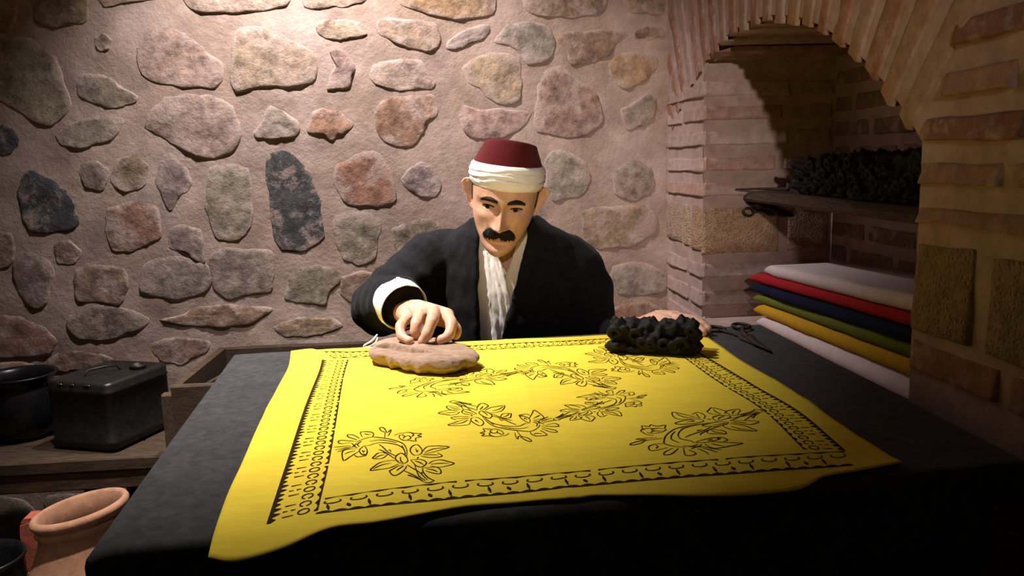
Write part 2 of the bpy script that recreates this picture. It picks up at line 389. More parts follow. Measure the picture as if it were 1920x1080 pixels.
def build_stone(pts, col, h, idx):
    c = np.mean(pts, axis=0); n = 44
    q = np.array(crom(pts, 8, True)); pp_ = np.array(pts, float)
    q = 0.45 * q + 0.55 * np.array([pp_[i_] + (pp_[(i_ + 1) % len(pp_)] - pp_[i_]) * j_ / 8 for i_ in range(len(pp_)) for j_ in range(8)])
    # resample evenly by arc length
    d = np.r_[0, np.cumsum(np.linalg.norm(np.diff(np.vstack([q, q[:1]]), axis=0), axis=1))]
    qq = np.vstack([q, q[:1]]); s = np.linspace(0, d[-1], n, endpoint=False)
    o = np.c_[np.interp(s, d, qq[:, 0]), np.interp(s, d, qq[:, 1])]
    V, F, EDG = [], [], []
    prof = [(1.02, -0.010), (1.0, 0.15 * h), (0.965, 0.72 * h), (0.88, 0.95 * h), (0.68, 1.05 * h), (0.42, 1.08 * h), (0.18, 1.1 * h)]
    tilt = random.uniform(-0.012, 0.012)
    zhi, zlo = o[:, 1].max(), o[:, 1].min()
    for sc, dep in prof:
        for k in range(n):
            p = c + (o[k] - c) * sc
            jit = (0.0085 * nz(p[0] * 26, p[1] * 26, idx * 3.1) + 0.003 * nz(p[0] * 90, p[1] * 90, idx)) if sc > 0.9 else 0.0
            r = p - c; rl = max(np.linalg.norm(r), 1e-6); p = p + r / rl * jit
            rough = (0.0040 * nz(p[0] * 18, p[1] * 18, idx * 1.7) + 0.0028 * nz(p[0] * 55, p[1] * 55, idx)) if dep > 0.3 * h else 0
            low_ = min(1.0, max(0.0, (zhi - p[1]) / (zhi - zlo)))          # the top runs into the mortar, the foot stands out
            low_ = min(1.0, low_ + 0.35 * max(0.0, (c[0] - p[0]) / (o[:, 0].max() - o[:, 0].min())))
            fade = 0.12 + 0.88 * low_
            V.append(bw(p[0], p[1], mort(p[0], p[1]) + (dep * fade + 0.0014 - 0.0026 * (1 - low_) * (sc > 0.9) if dep > 0 else dep) + rough * (0.35 + 0.4 * low_)))
            EDG.append(float(np.interp(sc, [0.2, 0.45, 0.7, 0.88, 0.965, 1.0], [0, .03, .12, .40, .8, 1.0])) * (1 - 0.35 * low_) * (0.4 if col is DRK else 1.0))
    m = len(prof)
    for i in range(m - 1):
        for k in range(n):
            a, b = i * n + k, i * n + (k + 1) % n; F.append((a, b, b + n, a + n))
    V.append(bw(c[0], c[1], mort(c[0], c[1]) + 0.6 * h)); EDG.append(0.0); k0 = (m - 1) * n
    for k in range(n): F.append((k0 + k, k0 + (k + 1) % n, len(V) - 1))
    ob = mesh('stone', V, F, M['stone'], wall_back)
    ob.data.attributes.new('edge', 'FLOAT', 'POINT').data.foreach_set('value', EDG)
    j = [random.uniform(0.85, 1.15) for _ in range(3)]; v = random.uniform(0.85, 1.1)
    col = [(0.72 * c_ + 0.28 * m_) * k_ for c_, m_, k_ in zip(col, MORTAR, (0.90, 0.86, 0.79))] if col is not DRK else col
    ob.color = (min(1, col[0] * v), min(1, col[1] * v * (0.5 + 0.5 * j[1])), min(1, col[2] * v * (0.5 + 0.5 * j[2])), 1)


for i, (poly, col, h) in enumerate(STONES):
    uv = np.array([bwuv(*p) for p in poly])
    ar = 0.5 * np.sum(uv[:, 0] * np.roll(uv[:, 1], -1) - np.roll(uv[:, 0], -1) * uv[:, 1])
    if ar > 0: uv = uv[::-1]
    uv = uv.mean(axis=0) + (uv - uv.mean(axis=0)) * 1.07
    build_stone(uv, col, h * 0.17, i)
# the wall goes on above, below and to the left of the frame
k = 100
for z in (0.12, 0.33, 1.80, 2.00, 2.22, 2.45):
    a = 0.1 if z > 1 else 0.05
    while a < 2.85:
        w = random.uniform(0.10, 0.24); hh = random.uniform(0.10, 0.17)
        th = np.linspace(0, 2 * math.pi, 11)[:-1]
        pts = [(a + w / 2 + w / 2 * math.cos(t) * random.uniform(.85, 1.1), z + random.uniform(-.01, .01) - hh / 2 * math.sin(t) * random.uniform(.85, 1.1)) for t in th]
        build_stone(np.array(pts), random.choice([TAN, BRN, GRY, PNK, GRN]), 0.004, k); k += 1
        a += w + random.uniform(0.02, 0.06)
for z in (0.55, 0.75, 0.96, 1.16, 1.36, 1.57):
    a = 2.02 + random.uniform(0.02, 0.08)
    while a < 2.8:
        w = random.uniform(0.12, 0.24); hh = random.uniform(0.11, 0.17)
        th = np.linspace(0, 2 * math.pi, 11)[:-1]
        pts = [(a + w / 2 + w / 2 * math.cos(t) * random.uniform(.85, 1.1), z - hh / 2 * math.sin(t) * random.uniform(.85, 1.1)) for t in th]
        build_stone(np.array(pts), random.choice([TAN, BRN, GRY, PNK, GRN]), 0.004, k); k += 1
        a += w + random.uniform(0.02, 0.06)

# right wall with the arched niche -----------------------------------
RU = np.array([-0.081, 0.9967, 0.0]); RN = np.array([0.9967, 0.081, 0.0]); RP = np.array([0.605, 1.15, 0.0])
SJ, SR, NT, ZL = 1.022, 0.030, 0.36, 0.700          # niche: far jamb, near jamb, depth, ledge height
AC, AR = (0.72, 0.4535), 0.98                        # centre and radius of the relieving arch


def rw(s, z, t=0.0): return RP + RU * s + RN * t + np.array([0, 0, z])


def rwsz(px, py, t=0.0):
    p = onplane(px, py, RP + RN * t, RN); return float(np.dot(p - RP, RU)), float(p[2])


def arch_z(s): return AC[1] + math.sqrt(max(AR * AR - (s - AC[0]) ** 2, 0))


def rnz(s, z): return 0.003 * nz(s * 5, z * 5, 11) + 0.002 * nz(s * 17, z * 17, 5)


V, F = [], []


def strip(s0, s1, ns, zl, zh, nv):
    k = len(V)
    for i in range(ns + 1):
        s = s0 + (s1 - s0) * i / ns; a, b = zl(s), zh(s)
        for j in range(nv + 1):
            z = a + (b - a) * j / nv; V.append(rw(s, z, rnz(s, z)))
    for i in range(ns):
        for j in range(nv):
            q = k + i * (nv + 1) + j; F.append((q, q + 1, q + nv + 2, q + nv + 1))


ZT = 2.6
strip(-1.75, SR, 60, lambda s: 0, lambda s: ZT, 90)
strip(SR, SJ, 44, lambda s: arch_z(s) + 0.004, lambda s: ZT, 40)
strip(SR, SJ, 30, lambda s: 0, lambda s: ZL, 20)
strip(SJ, 1.45, 18, lambda s: 0, lambda s: ZT, 90)
# inside of the niche: two jambs, back, soffit, ledge
def quad(P, nu, nv):
    k = len(V)
    for i in range(nu + 1):
        for j in range(nv + 1):
            V.append(P(i / nu, j / nv))
    for i in range(nu):
        for j in range(nv):
            q = k + i * (nv + 1) + j; F.append((q, q + nv + 1, q + nv + 2, q + 1))
quad(lambda a, b: rw(SJ + 0.002 * nz(a * 6, b * 12, 2), ZL + (arch_z(SJ) + .004 - ZL) * b, NT * a), 8, 24)
quad(lambda a, b: rw(SR, ZL + (arch_z(SR) + .004 - ZL) * (1 - b), NT * a), 4, 10)
quad(lambda a, b: rw(SR + (SJ - SR) * (1 - a), ZL + (arch_z(SR + (SJ - SR) * (1 - a)) + .004 - ZL) * b, NT), 40, 20)
quad(lambda a, b: rw(SR + (SJ - SR) * a, arch_z(SR + (SJ - SR) * a) + .004, NT * b), 44, 6)
quad(lambda a, b: rw(SR + (SJ - SR) * a, ZL, NT * (1 - b)), 10, 4)
wall_right = mesh('wall_right', V, F, M['brickmortar'], kind='structure', smooth=False,
                  label='thin brick wall with an arched niche to the right of the table')

BR = [(0.42, 0.29, 0.24), (0.44, 0.32, 0.27), (0.46, 0.34, 0.29), (0.41, 0.25, 0.19), (0.46, 0.34, 0.29), (0.41, 0.29, 0.23)]


def brick(P, w, h, d, mat='brick', col=None, rnd=0.0035, ir=0.0022):
    """P(u, v, d) -> point on a wall; u 0..w, v 0..h. Rounded, slightly uneven face proud by d."""
    nu, nv = max(4, int(w / 0.03)), 4 if h < 0.06 else 7
    sd = random.uniform(0, 99)
    V, F = [], []
    us = [0, 0.004] + [0.01 + (w - 0.02) * i / nu for i in range(nu + 1)] + [w - 0.004, w]
    vs = [0, 0.003] + [0.007 + (h - 0.014) * j / nv for j in range(nv + 1)] + [h - 0.003, h]
    for u in us:
        for v in vs:
            e = min(min(u, w - u) / rnd, min(v, h - v) / rnd, 1.0)
            dep = -0.006 if e <= 0 else d * math.sqrt(1 - (1 - e) ** 2) * (0.12 + 0.88 * (1 - v / h))
            dep += ir * nz(u * 40, v * 60, sd) + 0.5 * ir * nz(u * 9, v * 20, sd + 7)
            wob = 0.0035 * nz(u * 9, sd, 3) if v > 0.004 and v < h - 0.004 else 0.0045 * nz(u * 11, sd + (v > 0.01) * 5, 1)
            lob = 0.004 * nz(v * 30, sd, 9)
            V.append(P(u + (lob if u < 0.002 or u > w - 0.002 else 0), v + wob, dep))
    m = len(vs)
    for i in range(len(us) - 1):
        for j in range(m - 1):
            q = i * m + j; F.append((q, q + m, q + m + 1, q + 1))
    o = mesh('brick', V, F, M[mat], wall_right)
    c = col or random.choice(BR); k = random.uniform(0.88, 1.12)
    o.color = (c[0] * k, c[1] * k, c[2] * k, 1)
    return o


def face_brick(s0, s1, z0, h, d=0.007, **kw):      # on the wall's front; u runs towards the camera
    return brick(lambda u, v, q: rw(s1 - u, z0 + v, -q), s1 - s0, h, d, **kw)


def jamb_brick(t0, t1, z0, h, d=0.006, **kw):      # on the far jamb, which faces the camera
    return brick(lambda u, v, q: rw(SJ - q, z0 + v, t0 + u), t1 - t0, h, d, **kw)


def back_brick(s0, s1, z0, h, d=0.005, **kw):
    return brick(lambda u, v, q: rw(s1 - u, z0 + v, NT - q), s1 - s0, h, d, **kw)


ROWS = [(1.297, .040), (1.2345, .040), (1.1675, .041), (1.099, .040), (1.032, .040), (0.811, .042), (0.7325, .044), (0.662, .042), (0.59, .042), (0.52, .042)]
for z, h in ROWS:
    # pier front face, between the corner with the back wall and the niche
    if random.random() < 0.55:
        q = random.uniform(1.12, 1.2); face_brick(SJ - 0.004, q, z, h); face_brick(q + .02, 1.36, z, h)
    else:
        face_brick(SJ - 0.004, 1.36, z, h)
    if z > ZL - 0.02 and z + h < arch_z(SJ) + 0.01:
        q = random.uniform(0.19, 0.26)
        jamb_brick(-0.004, q, z, h); jamb_brick(q + 0.018, NT - 0.004, z, h)
# the pitted block in the pier
TF = (0.46, 0.30, 0.175)
jamb_brick(-0.002, 0.215, 0.876, 0.128, mat='tuff', col=TF, rnd=0.014)
jamb_brick(0.235, NT - 0.004, 0.876, 0.128, mat='tuff', col=(0.40, 0.27, 0.17), rnd=0.014)
face_brick(SJ + 0.006, 1.115, 0.884, 0.125, mat='tuff', col=TF, rnd=0.014)
face_brick(1.13, 1.19, 0.888, 0.12, mat='tuff', col=(0.44, 0.30, 0.2), rnd=0.012)
face_brick(1.205, 1.36, 0.89, 0.12, mat='tuff', col=(0.42, 0.29, 0.2), rnd=0.012)
# lower wall under the niche
for z in (0.05, 0.12, 0.19, 0.26, 0.33, 0.40, 0.47, 0.54, 0.61):
    s = -0.5 + random.uniform(0, .1)
    while s < SJ - 0.06:
        w = random.uniform(0.16, 0.26); e = min(s + w, SJ - 0.03)
        face_brick(s, e, z, 0.042); s = e + 0.022
# the near part of the wall, right of the niche
RC = [(0.30, 0.145, 0.10), (0.34, 0.20, 0.13), (0.36, 0.22, 0.14)]
near = [  # (px left, px right, py bottom, py top) read at the left end
    (1735, 1925, 268, 222, 0), (1722, 1880, 347, 305, 1), (1720, 2010, 419, 384, 2), (1790, 1930, 88, 38, 0), (1770, 1905, 184, 135, 1)]
for x0, x1, yb, yt, ci in near:
    s1, zb = rwsz(x0, yb); s0, _ = rwsz(x1, yb); zt = rwsz(x0, yt)[1]
    face_brick(s0, min(s1, SR - 0.002) if x0 < 1760 else s1, zb, zt - zb, col=RC[ci], d=0.009)
    if x0 < 1760: back = s0
    s = s0 - 0.02
    for _ in range(2): face_brick(s - 0.2, s, zb, zt - zb, col=RC[(ci + 1) % 3], d=0.009); s -= 0.22
s1, zb = rwsz(1717, 618); zt = rwsz(1717, 452)[1]
face_brick(rwsz(1822, 650)[0], SR - 0.001, zb, zt - zb, mat='tuff', col=(0.34, 0.235, 0.13), rnd=0.014, d=0.010)
face_brick(rwsz(1822, 650)[0] - 0.21, rwsz(1850, 650)[0], zb - 0.002, zt - zb, mat='tuff', col=(0.33, 0.23, 0.14), rnd=0.02, d=0.010)
face_brick(rwsz(1822, 650)[0] - 0.46, rwsz(1822, 650)[0] - 0.23, zb - 0.002, zt - zb, mat='tuff', col=(0.33, 0.23, 0.14), rnd=0.02, d=0.010)
s1, zb = rwsz(1722, 694); zt = rwsz(1722, 636)[1]
face_brick(rwsz(1872, 765)[0], SR - 0.004, zb, zt - zb, col=(0.30, 0.15, 0.105), d=0.009)
face_brick(rwsz(1872, 765)[0] - 0.24, rwsz(1872, 765)[0] - 0.02, zb, zt - zb, col=(0.30, 0.16, 0.115), d=0.009)
for z in (0.705, 0.64):
    s = -0.5
    for _ in range(3): face_brick(s, s + 0.165, z - 0.05, 0.04); s += 0.18
# niche back
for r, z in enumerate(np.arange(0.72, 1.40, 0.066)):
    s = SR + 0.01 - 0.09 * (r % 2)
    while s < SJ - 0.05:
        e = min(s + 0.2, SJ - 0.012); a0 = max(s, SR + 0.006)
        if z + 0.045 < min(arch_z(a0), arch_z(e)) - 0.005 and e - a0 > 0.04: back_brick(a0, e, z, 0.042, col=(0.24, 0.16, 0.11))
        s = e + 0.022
# arch bricks on edge: each runs through the depth of the niche, so it is both face and soffit
LV = 0.30
ang = [math.radians(a) for a in np.arange(-41.3, 42, 3.9)]
for i, a in enumerate(ang):
    wv = math.radians(2.75 + random.uniform(-.3, .3)); V, F = [], []
    low = AR - 0.004 - random.uniform(0, 0.009); sd = random.uniform(0, 99)
    nr, nt = 9, 8
    rtop = AR + LV if a < 0.05 else min(AR + LV, (1.375 - AC[0]) / math.sin(a + 0.02))
    if rtop < low + 0.06: continue
    def ap(an, r, t, l=0.0):
        an += 0.0018 * nz(r * 9, sd, 1); return rw(AC[0] + math.sin(an) * r, AC[1] + math.cos(an) * r, t)
    covers_pier = AC[0] + math.sin(a + wv) * AR > SJ - 0.008
    # face grid (u across the brick, v along the radius), then soffit grid
    pro = 0.0045
    us = [-1.0, -0.93, -0.75, 0, 0.75, 0.93, 1.0]
    depths = [(-0.005), pro * 0.9, pro * 1.1, pro * 0.7, pro * 0.35, pro * 0.1, -0.004]
    grid = []
    for v in range(nr + 1):
        r = low + (rtop - low) * v / nr
        grid.append([(a + wv / 2 * u, r, -(dd + 0.0015 * nz(u * 2, r * 30, sd))) for u, dd in zip(us, depths)])
    sof = []
    for k2 in range(nt, 0, -1):
        t = (NT - 0.01) * k2 / nt
        sof.append([(a + wv / 2 * u, low + (0.012 if abs(u) > 0.99 else 0.0) + 0.002 * nz(u * 3, t * 30, sd), t) for u in us])
    rows = ([] if covers_pier else sof) + grid
    V = [ap(*p) for rrow in rows for p in rrow]; m = len(us)
    for x in range(len(rows) - 1):
        for y in range(m - 1):
            q = x * m + y; F.append((q, q + m, q + m + 1, q + 1))
    o = mesh('brick', V, F, M['brick'], wall_right)
    c = random.choice([(0.42, 0.30, 0.24), (0.36, 0.20, 0.14), (0.40, 0.27, 0.2), (0.33, 0.17, 0.11)] if i > 9 else [(0.42, 0.30, 0.24), (0.38, 0.235, 0.18)])
    if i < 8: c = random.choice([(0.38, 0.19, 0.11), (0.41, 0.28, 0.2), (0.42, 0.26, 0.16)])
    o.color = (*c, 1)
# courses above and beside the arch, out of frame
for z in np.arange(1.80, 2.5, 0.07):
    s = -0.5 + random.uniform(0, .1)
    while s < 1.3:
        e = min(s + random.uniform(.18, .26), 1.36)
        face_brick(s, e, z, 0.042); s = e + 0.022

# ================================================================== TABLE
TZ = 0.780
T_BL, T_BR, T_FR, T_FL = np.array([-0.553, 1.545]), np.array([0.535, 1.690]), np.array([0.595, 0.880]), np.array([-0.414, 0.724])
tb = empty('work_table', (0.05, 1.2, 0), 'sturdy work table hidden under the black felt cover', 'table')
cen = (T_BL + T_BR + T_FR + T_FL) / 4


def table_pt(p, k): return cen + (p - cen) * k


slab = [table_pt(p, 0.985) for p in (T_FL, T_FR, T_BR, T_BL)]
V = [(*p, TZ - 0.045) for p in slab] + [(*p, TZ - 0.007) for p in slab]
put(mesh('table_top', V, [(3, 2, 1, 0), (4, 5, 6, 7), (0, 1, 5, 4), (1, 2, 6, 5), (2, 3, 7, 6), (3, 0, 4, 7)], M['wood_dark'], smooth=False), tb)
for p in (T_FL, T_FR, T_BR, T_BL):
    q = table_pt(p, 0.93)
    V, F = loft([[(q[0] + sx * w, q[1] + sy * w, z) for sx, sy in ((-1, -1), (1, -1), (1, 1), (-1, 1))] for z, w in ((0.0, 0.026), (0.4, 0.03), (TZ - 0.046, 0.034))])
    put(mesh('leg', V, F, M['wood_dark'], smooth=False), tb)

# black felt cover: top, rounded edge, hanging sides
outline = []
crn = [T_FL, T_FR, T_BR, T_BL]
for i in range(4):
    a, b = crn[i], crn[(i + 1) % 4]; n = 40
    for j in range(n):
        outline.append((a + (b - a) * j / n, i, j / n))
N = len(outline)
rings = []
for k in (0.02, 0.25, 0.5, 0.75, 0.92, 0.97, 0.993):
    rings.append([(*(table_pt(p, k)), TZ + 0.0012 * nz(p[0] * 6 * k, p[1] * 6 * k, 4)) for p, i, t in outline])
for out, dz in ((0.0, 0.002), (0.004, 0.006), (0.006, 0.013)):
    rings.append([(*(table_pt(p, 1.0) + out * (p - cen) / np.linalg.norm(p - cen)), TZ - dz) for p, i, t in outline])
for lv in range(1, 13):
    r = []
    for p, i, t in outline:
        # 0 front, 1 wall side, 2 behind (the person), 3 left
        drop = (0.70, 0.12, 0.10, 0.70)[i]
        nxt = (0.12, 0.10, 0.70, 0.70)[i]; prv = (0.70, 0.70, 0.12, 0.10)[i]
        if t > 0.95: drop += (min(nxt, drop) - drop) * (t - 0.95) / 0.05
        if t < 0.05: drop += (min(prv, drop) - drop) * (1 - t / 0.05)
        d = drop * lv / 12
        fold = (0.010 * math.sin(t * 31 + i) + 0.008 * math.sin(t * 57 + 2 * i)) * (d / 0.7) if i in (0, 3) else 0
        o = 0.007 - (0.6 * abs(fold) + 0.03 * d if i in (0, 3) else 0)
        nrm = (p - cen) / np.linalg.norm(p - cen)
        r.append((*(p + o * nrm), TZ - 0.013 - d))
    rings.append(r)
V, F = loft(rings, True, False)
felt = mesh('felt_table_cover', V, F, M['felt'], label='black felt cover spread over the work table under the yellow cloth', cat='table cover')

# ------------------------------------------------------------------ yellow printed cloth
CLFT = [onz(x, y, TZ)[:2] for x, y in ((390, 1043), (421, 950), (457, 868), (488, 795), (519, 735), (541, 692), (546, 662))]
CRGT = [onz(x, y, TZ)[:2] for x, y in ((1691, 876), (1622, 832), (1552, 783), (1482, 733), (1395, 683), (1345, 648), (1308, 623))]
CFRT = [onz(x, y, TZ)[:2] for x, y in ((390, 1043), (440, 1045), (530, 1026), (620, 1000), (700, 989), (800, 972), (900, 955), (1000, 947), (1080, 944), (1125, 938), (1270, 939), (1400, 930), (1500, 923), (1545, 905), (1600, 893), (1691, 876))]
CBCK = [onz(x, y, TZ)[:2] for x, y in ((546, 662), (583, 658), (606, 661), (700, 654), (850, 645), (1000, 638), (1150, 631), (1308, 623))]


def along(P, t):
    P = np.array(P); d = np.r_[0, np.cumsum(np.linalg.norm(np.diff(P, axis=0), axis=1))]; s = t * d[-1]
    return np.array([np.interp(s, d, P[:, 0]), np.interp(s, d, P[:, 1])])


CS = [np.array(crom(c, 6)) for c in (CLFT, CRGT, CFRT, CBCK)]


def cloth_xy(u, v):
    l, r, f, b = along(CS[0], v), along(CS[1], v), along(CS[2], u), along(CS[3], u)
    c00, c10, c01, c11 = CS[0][0], CS[1][0], CS[0][-1], CS[1][-1]
    return (1 - u) * l + u * r + (1 - v) * f + v * b - ((1 - u) * (1 - v) * c00 + u * (1 - v) * c10 + (1 - u) * v * c01 + u * v * c11)


def cloth_z(x, y):
    z = TZ + 0.0042 + 0.0012 * nz(x * 5, y * 5, 21) + 0.0010 * nz(x * 14 + y * 4, y * 3, 6)
    over = max(0.0, 0.724 + 0.1546 * (x + 0.414) - y)          # the near edge hangs over the table edge
    z -= 0.10 * over + 3.0 * over * over
    # fold creases left by folding the cloth in four
    z += 0.0009 * math.exp(-((x - 0.02 - 0.09 * (1.2 - y)) / 0.006) ** 2) + 0.0007 * math.exp(-((y - 1.20 - 0.11 * x) / 0.007) ** 2)
    # soft puckers near the far left edge and a lifted near edge
    z += 0.004 * math.exp(-((x + 0.36) / 0.03) ** 2 - ((y - 1.50) / 0.05) ** 2)
    z += 0.0022 * math.exp(-((x + 0.26 + 0.25 * (y - 1.3)) / 0.022) ** 2 - ((y - 1.36) / 0.07) ** 2)
    return z


V, F = [], []
nu, nv = 130, 120
for j in range(nv + 1):
    for i in range(nu + 1):
        u, v = i / nu, j / nv; p = cloth_xy(u, v)
        lift = 0.004 * max(0, 1 - v / 0.028) * (0.6 + 0.8 * nz(u * 9, 2, 7)) + 0.003 * max(0, 1 - min(u, 1 - u) / 0.04) * max(0, nz(v * 8, 5 + (u > .5), 2))
        V.append((p[0], p[1], cloth_z(*p) + lift))
for j in range(nv):
    for i in range(nu):
        q = j * (nu + 1) + i; F.append((q, q + 1, q + nu + 2, q + nu + 1))
cloth = mesh('printed_cloth', V, F, M['yellow'], label='bright yellow square cotton cloth block-printed with dark flowers and borders', cat='cloth')
sm = cloth.modifiers.new('thickness', 'SOLIDIFY'); sm.thickness = 0.0016; sm.offset = -1


class Ink:
    def __init__(self): self.V, self.F = [], []

    def p(self, x, y): self.V.append((x, y, cloth_z(x, y) + 0.0006)); return len(self.V) - 1

    def stroke(self, P, w, taper=True, k=3):
        P = np.array(crom(P, k)); n = len(P); ids = []
        for i in range(n):
            t = P[min(i + 1, n - 1)] - P[max(i - 1, 0)]; l = np.linalg.norm(t)
            if l < 1e-9: t = np.array([1.0, 0]); l = 1
            nn = np.array([-t[1], t[0]]) / l
            ww = w * (0.55 + 0.45 * math.sin(math.pi * i / (n - 1)) if taper else 1.0) * (1 + 0.2 * nz(P[i][0] * 150, P[i][1] * 150, 1))
            a, b = P[i] - nn * ww / 2, P[i] + nn * ww / 2
            ids.append((self.p(*a), self.p(*b)))
        for i in range(n - 1): self.F.append((ids[i][0], ids[i + 1][0], ids[i + 1][1], ids[i][1]))

    def poly(self, P): self.F.append(tuple(self.p(*q) for q in P))

    def ring(self, c, ax, ay, w, a0=0.0, a1=2 * math.pi, n=12):
        ids = []
        for i in range(n + 1):
            a = a0 + (a1 - a0) * i / n; d = np.array(ax) * math.cos(a) + np.array(ay) * math.sin(a); l = np.linalg.norm(d)
            ids.append((self.p(*(c + d * (1 - w / 2 / l))), self.p(*(c + d * (1 + w / 2 / l)))))
        for i in range(n): self.F.append((ids[i][0], ids[i][1], ids[i + 1][1], ids[i + 1][0]))

    def build(self, name, label=None): return mesh(name, self.V, self.F, M['ink'], cloth, smooth=False, label=label)


def rot90(v): return np.array([-v[1], v[0]])


def band(outer, inner, style, seed):
    """printed border between two px polylines"""
    rnd = random.Random(seed)
    O = np.array(crom([onz(x, y, TZ)[:2] for x, y in outer], 6)); I = np.array(crom([onz(x, y, TZ)[:2] for x, y in inner], 6))
    L = np.linalg.norm(np.diff(O, axis=0), axis=1).sum(); k = Ink()

    def B(t, q): t = min(max(t, 0), 1); return along(O, t) * (1 - q) + along(I, t) * q
    W = np.linalg.norm(B(.5, 1) - B(.5, 0)); th = 0.0045 / W
    # outer line with teeth
    nt = int(L / (0.0125 if style != 'front' else 0.0165)); lw = th * (0.9 if style == 'left' else 0.55)
    for i in range(nt):
        a, b = i / nt, (i + 1) / nt; e = 0.0
        k.poly([B(a, 0), B(b, 0), B(b, lw), B(a, lw)])
        if style == 'front':
            k.poly([B(a, lw)] + [B(a + (b - a) * s, lw + th * 0.95 * math.sin(math.pi * s)) for s in (.2, .4, .6, .8)] + [B(b, lw)])
        else:
            tt = th * rnd.uniform(0.9, 1.9)
            k.poly([B(a, lw), B(a + (b - a) * .75, lw), B(a + (b - a) * .45, lw + tt)])
    # dashes in groups
    pitch = 0.0135 if style != 'front' else 0.021; nd = int(L / pitch)
    for i in range(nd):
        if style != 'front':
            if i % 4 == 3: continue
            q0, q1 = (0.28, 0.50) if i % 4 != 1 else (0.26, 0.36); t = (i + .5) / nd; dt = 0.0011 / L
            k.poly([B(t - dt, q0), B(t + dt, q0), B(t + dt * .6, q1), B(t - dt * .6, q1)])
            if i % 4 == 1: k.poly([B(t - dt, .42), B(t + dt, .42), B(t + dt * .6, .52), B(t - dt * .6, .52)])
        else:
            if i % 4 == 3: continue
            t = (i + .5) / nd; dt = (0.0026 if i % 4 == 1 else 0.0019) / L; q0, q1 = (0.24, 0.44) if i % 4 == 1 else (0.17, 0.54)
            mid = (q0 + q1) / 2
            sh_ = 0.0016 / L; k.poly([B(t + sh_ - dt * .3, q0), B(t + sh_ + dt * .3, q0), B(t + dt, mid), B(t - sh_ + dt * .3, q1), B(t - sh_ - dt * .3, q1), B(t - dt, mid)])
    # rings
    pr = 0.0195 if style != 'front' else 0.0265; nr_ = int(L / pr)
    for i in range(nr_):
        t = (i + .5) / nr_; c = B(t, 0.70); ax = (B(t + .002, .7) - B(t - .002, .7)); ax = ax / np.linalg.norm(ax); ay = B(t, 1) - B(t, 0)
        if style == 'front': k.ring(c, ax * 0.0088, ay * 0.115, 0.0019, math.radians(-215), math.radians(35))
        else: k.ring(c, ax * 0.0062, ay * 0.115, 0.0017, math.radians(-160) if i % 3 else 0, math.radians(170) if i % 3 else 2 * math.pi)
    # inner line, scalloped towards the rings and broken by block joins
    nseg = max(1, int(L / 0.135))
    for s in range(nseg):
        a0, a1 = (s + 0.03) / nseg, (s + 0.97) / nseg
        ns = max(2, int((a1 - a0) * L / pr))
        for i in range(ns):
            a, b = a0 + (a1 - a0) * i / ns, a0 + (a1 - a0) * (i + 1) / ns
            top = 1.0; dep = th * (0.75 if style == 'front' else 1.0)
            pts = [B(a, top), B(b, top)]
            for s2 in (1.0, .8, .6, .4, .2, 0.0):
                pts.append(B(a + (b - a) * s2, top - dep * (1.15 - 0.8 * math.sin(math.pi * s2))))
            k.poly(pts)
    return k


band([(500, 990), (540, 868), (571, 770), (597, 705), (604, 681)], [(596, 968), (618, 872), (634, 775), (644, 715), (654, 679)], 'left', 1).build('border_print')
band([(592, 972), (700, 958), (860, 942), (1053, 923), (1273, 903), (1500, 888), (1600, 882)], [(602, 944), (700, 928), (860, 908), (1027, 895), (1240, 875), (1500, 858), (1590, 854)], 'front', 2).build('border_print')
band([(1585, 853), (1497, 775), (1413, 727), (1327, 675), (1283, 649)], [(1508, 852), (1427, 771), (1347, 722), (1293, 683), (1255, 655)], 'right', 3).build('border_print')
band([(1270, 633), (1100, 641), (900, 651), (720, 661), (603, 668)], [(1250, 641), (1100, 650), (900, 660), (740, 670), (622, 678)], 'back', 4).build('border_print')

